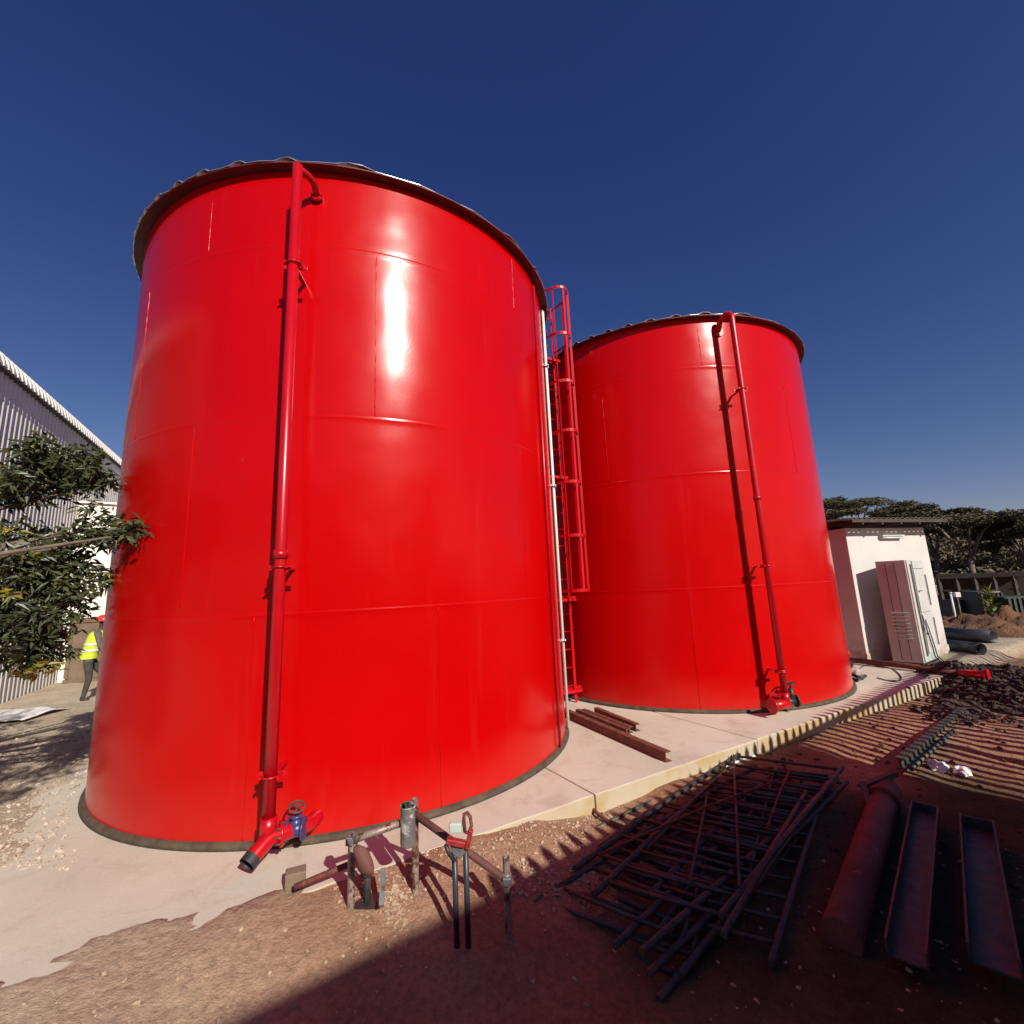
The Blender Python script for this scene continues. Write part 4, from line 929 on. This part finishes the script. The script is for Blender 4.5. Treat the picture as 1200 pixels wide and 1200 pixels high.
# crumpled white scraps
for px, py, r_, lab in [(1096, 882, .085, 'crumpled white scrap left of the other on the sandy rise'), (1124, 886, .075, 'crumpled white scrap right of the other on the sandy rise')]:
    p = G(px, py, -.1); p.z = gz(p.x, p.y)+r_*.35
    bm = bmesh.new(); bmesh.ops.create_icosphere(bm, subdivisions=3, radius=r_)
    for v in bm.verts: v.co *= 1+.55*mnoise.noise(v.co*26+Vector((px, 0, 0))); v.co.z *= .7
    me = bpy.data.meshes.new('white_scrap'); bm.to_mesh(me); bm.free(); me.materials.append(M['plastic']); o = bpy.data.objects.new('white_scrap', me); COL.objects.link(o); o.location = p
    tag(o, lab, 'scrap', 'white scraps on the sand')
# white sheet on the ground at far left
sb = MB(); n_ = 14; c_ = G(8, 842, 0); vs = []
for j in range(n_+1):
    for i in range(n_+1):
        x, y = c_.x+(i/n_-.5)*1.5, c_.y+(j/n_-.5)*.9; vs.append((x, y, gz(x, y)+.05+.06*mnoise.noise(Vector((x*2.5, y*2.5, 1)))))
sb.add(vs, [(j*(n_+1)+i, j*(n_+1)+i+1, (j+1)*(n_+1)+i+1, (j+1)*(n_+1)+i) for j in range(n_) for i in range(n_)], smooth=True)
o = tag(sb.build('white_sheet', M['sheet']), 'crumpled white sheet lying on the ground by the shed wall', 'sheet'); o.modifiers.new('t', 'SOLIDIFY').thickness = .01

# ------------------------------------------------------------------ heaps
def heap(name, c, rx, ry, h, m, lab, rough_=.18, seed=0, n_=40, rot=0):
    b = MB(); vs = []; cr_, sr_ = math.cos(rot), math.sin(rot)
    for j in range(n_+1):
        for i in range(n_+1):
            x, y = 2*i/n_-1, 2*j/n_-1; r2 = x*x+y*y; px_, py_ = x*rx, y*ry
            wx, wy = c[0]+px_*cr_-py_*sr_, c[1]+px_*sr_+py_*cr_
            z = h*max(0, 1-r2)**.8*(.75+.5*mnoise.noise(Vector((wx*1.4+seed, wy*1.4, 0))))
            z += rough_*h*mnoise.fractal(Vector((wx*4+seed, wy*4, 2)), .8, 2, 4)*min(1, 3*max(0, 1.05-r2))
            vs.append((wx, wy, gz(wx, wy)+z-.03-.1*max(0, r2-1)))
    b.add(vs, [(j*(n_+1)+i, j*(n_+1)+i+1, (j+1)*(n_+1)+i+1, (j+1)*(n_+1)+i) for j in range(n_) for i in range(n_)], smooth=True)
    return tag(b.build(name, m), lab, 'heap')
heap('dark_soil_heap', (8.9, 8.5), 1.5, 2.0, .26, M['darksoil'], 'wide heap of dark ashy soil at the far corner of the pad', .5, 1, 70, -.9)
heap('dark_soil_heap', (6.75, 7.6), 1.0, .35, .14, M['darksoil'], 'low tongue of dark ashy soil along the steel beam', .6, 5, 40, .75)
for px, py, rx, ry, h, lab in [(1118, 742, 1.0, .8, .5, 'small red soil heap right behind the hut corner'), (1185, 740, 2.4, 1.6, .65, 'orange brown soil heap near the right edge'), (1148, 740, 1.5, 1.2, .4, 'low brown soil heap between the two larger ones')]:
    c_ = G(px, py, -.1); k = min(1, 21/c_.xy.length); heap('soil_heap', (c_.x*k, c_.y*k), rx, ry, h, M['redsoil'], lab, .25, px)['group'] = 'soil heaps beyond the hut'

# loose stones: one uncountable scatter for each ground
def scatter(name, pts, smin, smax, m, lab, seed):
    rg = np.random.default_rng(seed); bm = bmesh.new(); bmesh.ops.create_icosphere(bm, subdivisions=1, radius=1)
    base = np.array([v.co[:] for v in bm.verts]); fc = np.array([[v.index for v in f.verts] for f in bm.faces]); bm.free()
    Vs = []; Fs = []
    for k, (x, y) in enumerate(pts):
        s_ = smin+(smax-smin)*rg.uniform()**3
        w = base*(1+.35*rg.normal(size=(len(base), 1)))*np.array([s_*rg.uniform(.8, 1.4), s_*rg.uniform(.8, 1.3), s_*rg.uniform(.5, .9)])
        a_ = rg.uniform(0, 6.28); c_, q_ = math.cos(a_), math.sin(a_); w = np.c_[w[:, 0]*c_-w[:, 1]*q_, w[:, 0]*q_+w[:, 1]*c_, w[:, 2]]
        u, v = uv(x, y); zb = 0 if (0 < v < PADV and PADU0 < u < PADU1 and gz(x, y) < 0) else gz(x, y)
        Vs.append(w+np.array([x, y, zb+s_*.25])); Fs.append(fc+k*len(base))
    o = numpy_mesh(name, np.concatenate(Vs), np.concatenate(Fs), m); return tag(o, lab, 'stones', kind='stuff')
pts = []
for k in range(2600):
    px, py = rng.uniform(-60, 120), rng.uniform(850, 1020); p = G(px, py, 0); uu = uv(p.x, p.y)[0]
    if (p.xy-T1.xy).length > R1+.12 and uu < -2.2-abs(rng.normal(0, .25)): pts.append((p.x, p.y))
scatter('loose_gravel', pts, .004, .02, M['stone'], 'pale gravel strewn over the ground left of the near tank', 1)
pts = []
for k in range(1100):
    u = rng.uniform(-.6, 2.0); v = -abs(rng.normal(0, .35)); p = E0+EU*u+EV*v; pts.append((p.x, p.y))
for k in range(260):
    p = G(rng.normal(464, 10), rng.normal(1046, 14), 0); pts.append((p.x, p.y))
for k in range(500):
    p = G(rng.uniform(590, 720), 1045-(rng.uniform(0, 1))*35, -.15); pts.append((p.x, p.y-.1))
scatter('soil_crumbs', pts, .004, .014, M['crumb'], 'crumbly stones along the sandy bank in front of the pad', 2)
pts = []
for k in range(1600):
    a_ = rng.uniform(0, 6.28); r_ = math.sqrt(rng.uniform()); x0, y0 = 1.5*r_*math.cos(a_), 2.0*r_*math.sin(a_); pts.append((8.9+x0*math.cos(-.9)-y0*math.sin(-.9), 8.5+x0*math.sin(-.9)+y0*math.cos(-.9)))
for k in range(700):
    x0, y0 = rng.normal(0, .55), rng.normal(0, .22); pts.append((6.75+x0*.73-y0*.68, 7.6+x0*.68+y0*.73))
sc = scatter('dark_clods', pts, .012, .06, M['darksoil'], 'dark clods scattered over the ashy soil heap', 3)
for v_ in [sc]:
    co = np.empty(len(sc.data.vertices)*3, np.float32); sc.data.vertices.foreach_get('co', co); co = co.reshape(-1, 3)
    r = ((co[:, 0]-8.9)*math.cos(.9)-(co[:, 1]-8.5)*math.sin(.9), (co[:, 0]-8.9)*math.sin(.9)+(co[:, 1]-8.5)*math.cos(.9)); q2 = (r[0]/1.5)**2+(r[1]/2.0)**2
    co[:, 2] += .27*np.clip(1-q2, 0, 1)**.8; sc.data.vertices.foreach_set('co', co.ravel())
pts = [(rng.uniform(-4, 4), rng.uniform(1.6, 4.2)) for k in range(2600)]
scatter('pebbles', [p for p in pts if uv(*p)[1] < -.12 and rng.uniform() < .25+.75*max(0, fbm(p[0]*1.3, p[1]*1.3, 1.0)+.35)], .003, .016, M['crumb'], 'small pebbles strewn over the bare soil in the foreground', 9)
pts = [(rng.uniform(2.5, 9), rng.uniform(3.5, 8)) for k in range(1400)]
scatter('red_soil_crumbs', [p for p in pts if uv(*p)[1] < -.05], .005, .03, M['redsoil'], 'crumbs of red soil on the ground in front of the far tank', 4)

# ------------------------------------------------------------------ dark steelwork and fence beyond the soil heaps
st = thing('steel_shelter', 'dark open steel shelter frame beyond the soil heaps at right', 'shelter', G(1150, 720, 0))
d0 = 24.; A = AT(1096, 672, d0); B = AT(1215, 678, d0); A.z = B.z = (A.z+B.z)/2
b = MB(); b.beam(A, B, .12, .12); b.beam(A+Vector((0, 0, -.5)), B+Vector((0, 0, -.5)), .06, .06); b.build('top_beam', M['roofdark'], st)
for t in np.linspace(.02, .98, 6):
    p = A.lerp(B, t); b = MB(); b.beam(Vector((p.x, p.y, -.2)), p, .10, .10); b.build('post', M['roofdark'], st)
bk = Vector((A.x, A.y, 0)).normalized()*2.2
b = MB(); b.add([A+Vector((0, 0, .09)), B+Vector((0, 0, .09)), B+bk*1.6+Vector((0, 0, -.02)), A+bk*1.6+Vector((0, 0, -.02))], [(0, 1, 2, 3)]); o = b.build('roof_sheet', M['roofdark'], st); o.modifiers.new('t', 'SOLIDIFY').thickness = .05
b = MB(); A2, B2 = A+bk*1.5, B+bk*1.5; mz = Vector((0, 0, -A.z+.75)); b.beam(A2+mz, B2+mz, .08, 1.9); b.build('back_wall', M['roofdark'], st)
for px, py, w, h, dep, m_, lab in [(1152, 712, .8, 1.2, 22.5, 'darksteel', 'dark machine with ribbed casing under the steel shelter'), (1128, 716, .9, .9, 22.8, 'black', 'low black drum stand under the left of the shelter'), (1185, 712, 1.0, 1.0, 22.6, 'green', 'dark green tank under the right of the shelter')]:
    p = AT(px, py, dep); p.z = -.15; t = thing('site_machine', lab, 'machine', p, 'machines under the shelter')
    b = MB(); b.box((p.x, p.y, h*.55), (w, .7, h*.8)); b.build('casing', M[m_], t, bevel=.06)
    b = MB(); [b.box((p.x-w/2+w*(k+.5)/6, p.y-.37, h*.55), (w/16, .06, h*.7)) for k in range(6)]; b.build('ribs', M['darksteel'], t)
pw = AT(1116, 706, 21.); wp = thing('white_post', 'thin white post standing before the dark shelter', 'post', pw)
b = MB(); b.tube([(pw.x, pw.y, -.2), (pw.x, pw.y, 1.15)], .032, 10); b.build('shaft', M['panelwhite'], wp); b = MB(); b.tube([(pw.x, pw.y, 1.13), (pw.x, pw.y, 1.17)], .045, 10); b.build('cap', M['panelwhite'], wp)
pw = AT(1121, 697, 21.2); wl = thing('white_box', 'small white box on a thin dark stem beside the white post', 'box', pw)
b = MB(); b.box(pw, (.18, .12, .16)); b.build('case', M['panelwhite'], wl, bevel=.02); b = MB(); b.tube([(pw.x, pw.y, -.2), (pw.x, pw.y, pw.z-.1)], .025, 8); b.build('stem', M['darksteel'], wl)
fw0, fw1 = AT(1085, 690, 29.), AT(1290, 690, 29.)
pf = thing('palisade_fence', 'far grey palisade fence across the foot of the hillside', 'fence', fw0)
b = MB()
for z in (.1, .9): b.beam(Vector((fw0.x, fw0.y, z)), Vector((fw1.x, fw1.y, z)), .04, .06)
b.build('rails', M['zinc'], pf); pale = None
for k in range(80):
    p = fw0.lerp(fw1, k/79); 
    if pale is None: pale = MB().box((fw0.x, fw0.y, .35), (.07, .03, 1.7)).build('pale', M['zinc'], pf)
    else: copy_part(pale, pf, (p.x-fw0.x, p.y-fw0.y, 0))
yb = AT(1157, 694, 21.5); ys = thing('agave_plant', 'bright yellow green spiky plant in front of the shelter', 'plant', Vector((yb.x, yb.y, -.1)))
cs = ell(110, (yb.x, yb.y, .75), (.10, .10, .55)); leaves('foliage', cs, np.ones(110), M['leaf'], ys, .30, .06, np.ones((110, 3))*np.array([2.4, 2.3, .9]), droop=-.9, wild=.4)

# ------------------------------------------------------------------ behind and beside the camera: what casts the shadows
ff = Vector((.8, .6, 0)); fp = Vector((4.46, 2.82, 0)); z_r = 2.0
fen = thing('palisade_fence', 'steel palisade fence beside the photographer, outside the photo', 'fence', fp)
t0, t1_ = -3.5, 10.4
for z in (z_r, .55):
    b = MB(); b.beam(fp+ff*t0+Vector((0, 0, z)), fp+ff*t1_+Vector((0, 0, z)), .04, .085); b.build('rail', M['zinc'], fen)
pale = None; n_ = 84; fn = Vector((ff.y, -ff.x, 0))
for k in range(n_):
    t = t0+(t1_-t0)*k/(n_-1); h = random.uniform(-.02, .03); p = fp+ff*t-fn*.045
    if pale is None:
        b = MB(); w = .042; q0 = p; prof = [(-w, -.55), (w, -.55), (w, 2.09), (.0, 2.17), (-w, 2.09)]
        vs = [q0+ff*a_+Vector((0, 0, z_)) for a_, z_ in prof]; vs += [v-fn*.006 for v in vs]
        b.add(vs, [(0, 1, 2, 3, 4), (9, 8, 7, 6, 5)]+[(i, (i+1) % 5, 5+(i+1) % 5, 5+i) for i in range(5)]); pale = b.build('pale', M['zinc'], fen); q0 = q0.copy()
    else: copy_part(pale, fen, (p.x-q0.x, p.y-q0.y, h))
for t in np.arange(t0+.5, t1_, 2.75):
    p = fp+ff*t; b = MB(); b.beam(p+Vector((0, 0, -.6)), p+Vector((0, 0, 2.05)), .06, .1, up=ff); b.build('post', M['zinc'], fen)
wk = thing('workshop_building', 'brick workshop behind the photographer, outside the photo', 'building', (9.1, -2.25, 0))
cA = Vector((9.1, -2.25, 0)); d1 = Vector((-.82, -.572, 0)); d2 = Vector((.572, -.82, 0))
b = MB(); b.prism([cA.xy, (cA+d1*17).xy, (cA+d1*17+d2*8).xy, (cA+d2*8).xy], -.5, 6.1); b.build('walls', M['brick'], wk)
b = MB(); e_ = .0; b.prism([cA.xy, (cA+d1*17).xy, (cA+d1*17+d2*8).xy, (cA+d2*8).xy], 6.105, 6.25); b.build('roof', M['roofold'], wk)
for k in range(4):
    p = cA+d1*(2.5+3.6*k)-d2*.03; b = MB(); b.beam(p+Vector((0, 0, 2.2)), p+d1*1.6+Vector((0, 0, 2.2)), .06, 1.3); w_ = b.build('window', M['black'], wk)
    b = MB(); b.beam(p-d2*.04+d1*-.1+Vector((0, 0, 1.5)), p-d2*.04+d1*1.7+Vector((0, 0, 1.5)), .14, .08); b.build('sill', M['concrete'], w_)
kc = Vector((6.1, 2.3, 0)); k1 = Vector((.71, -.704, 0)); k2 = Vector((-.704, -.71, 0))  # unseen block added to cast shade over the lower right ground
ct = thing('shadow_blocker', 'added blue container behind the fence, outside the photo', 'blocker', kc)
b = MB(); b.prism([kc.xy, (kc+k1*4).xy, (kc+k1*4+k2*2.44).xy, (kc+k2*2.44).xy], -.3, 2.6); b.build('body', M['blocker'], ct)
b = MB(); [b.beam(kc+k1*(.1+.2*i)-k2*.02+Vector((0, 0, -.15)), kc+k1*(.1+.2*i)-k2*.02+Vector((0, 0, 2.45)), .1, .04, up=k2) for i in range(20)]; b.build('corrugation', M['blocker'], ct)

# ------------------------------------------------------------------ camera, sun, sky
cam = bpy.data.cameras.new('camera'); co = bpy.data.objects.new('camera', cam); COL.objects.link(co)
cam.sensor_fit = 'HORIZONTAL'; cam.sensor_width = 36; cam.lens = 36*F/1200; cam.clip_end = 3000; cam.clip_start = .05
cam.shift_x = 0; cam.shift_y = -(600-CY)/1200
co.matrix_world = Matrix.Translation(CAM) @ Matrix((RT, UP, -FW)).transposed().to_4x4()
scn.camera = co
sun = bpy.data.lights.new('sun', 'SUN'); sun.energy = 4.7; sun.angle = math.radians(.53); sun.color = (1, .93, .83)
so = bpy.data.objects.new('sun', sun); COL.objects.link(so); so.rotation_euler = SUN.to_track_quat('Z', 'Y').to_euler(); so.location = (10, -16, 14)
w = bpy.data.worlds.new('World'); scn.world = w; w.use_nodes = True; nt = w.node_tree; bg_ = nt.nodes['Background']
sky = nt.nodes.new('ShaderNodeTexSky'); sky.sky_type = 'NISHITA'; sky.sun_disc = False
sky.sun_elevation = math.asin(SUN.z); sky.sun_rotation = math.atan2(SUN.x, SUN.y)
sky.altitude = 600; sky.air_density = 1.0; sky.dust_density = .7; sky.ozone_density = 6.0
spc = nt.nodes.new('ShaderNodeSeparateColor'); cmb = nt.nodes.new('ShaderNodeCombineColor'); nt.links.new(sky.outputs[0], spc.inputs[0])
for i_, (gm, gn) in enumerate(((1.5, .84), (1.3, .64), (.9, 1.16))):          # colour response of the deep blue dry-season sky
    mn = N(nt, 'ShaderNodeMath', operation='MINIMUM'); mn.inputs[1].default_value = 9.; nt.links.new(spc.outputs[i_], mn.inputs[0])
    pw_ = N(nt, 'ShaderNodeMath', operation='POWER'); pw_.inputs[1].default_value = gm; nt.links.new(mn.outputs[0], pw_.inputs[0])
    ml = N(nt, 'ShaderNodeMath', operation='MULTIPLY'); ml.inputs[1].default_value = gn; nt.links.new(pw_.outputs[0], ml.inputs[0]); nt.links.new(ml.outputs[0], cmb.inputs[i_])
nt.links.new(cmb.outputs[0], bg_.inputs[0]); bg_.inputs[1].default_value = .059
scn.view_settings.view_transform = 'Standard'; scn.view_settings.look = 'None'; scn.view_settings.exposure = .25; scn.view_settings.gamma = 1
for o in bpy.data.objects:
    if '_w' in o: del o['_w']
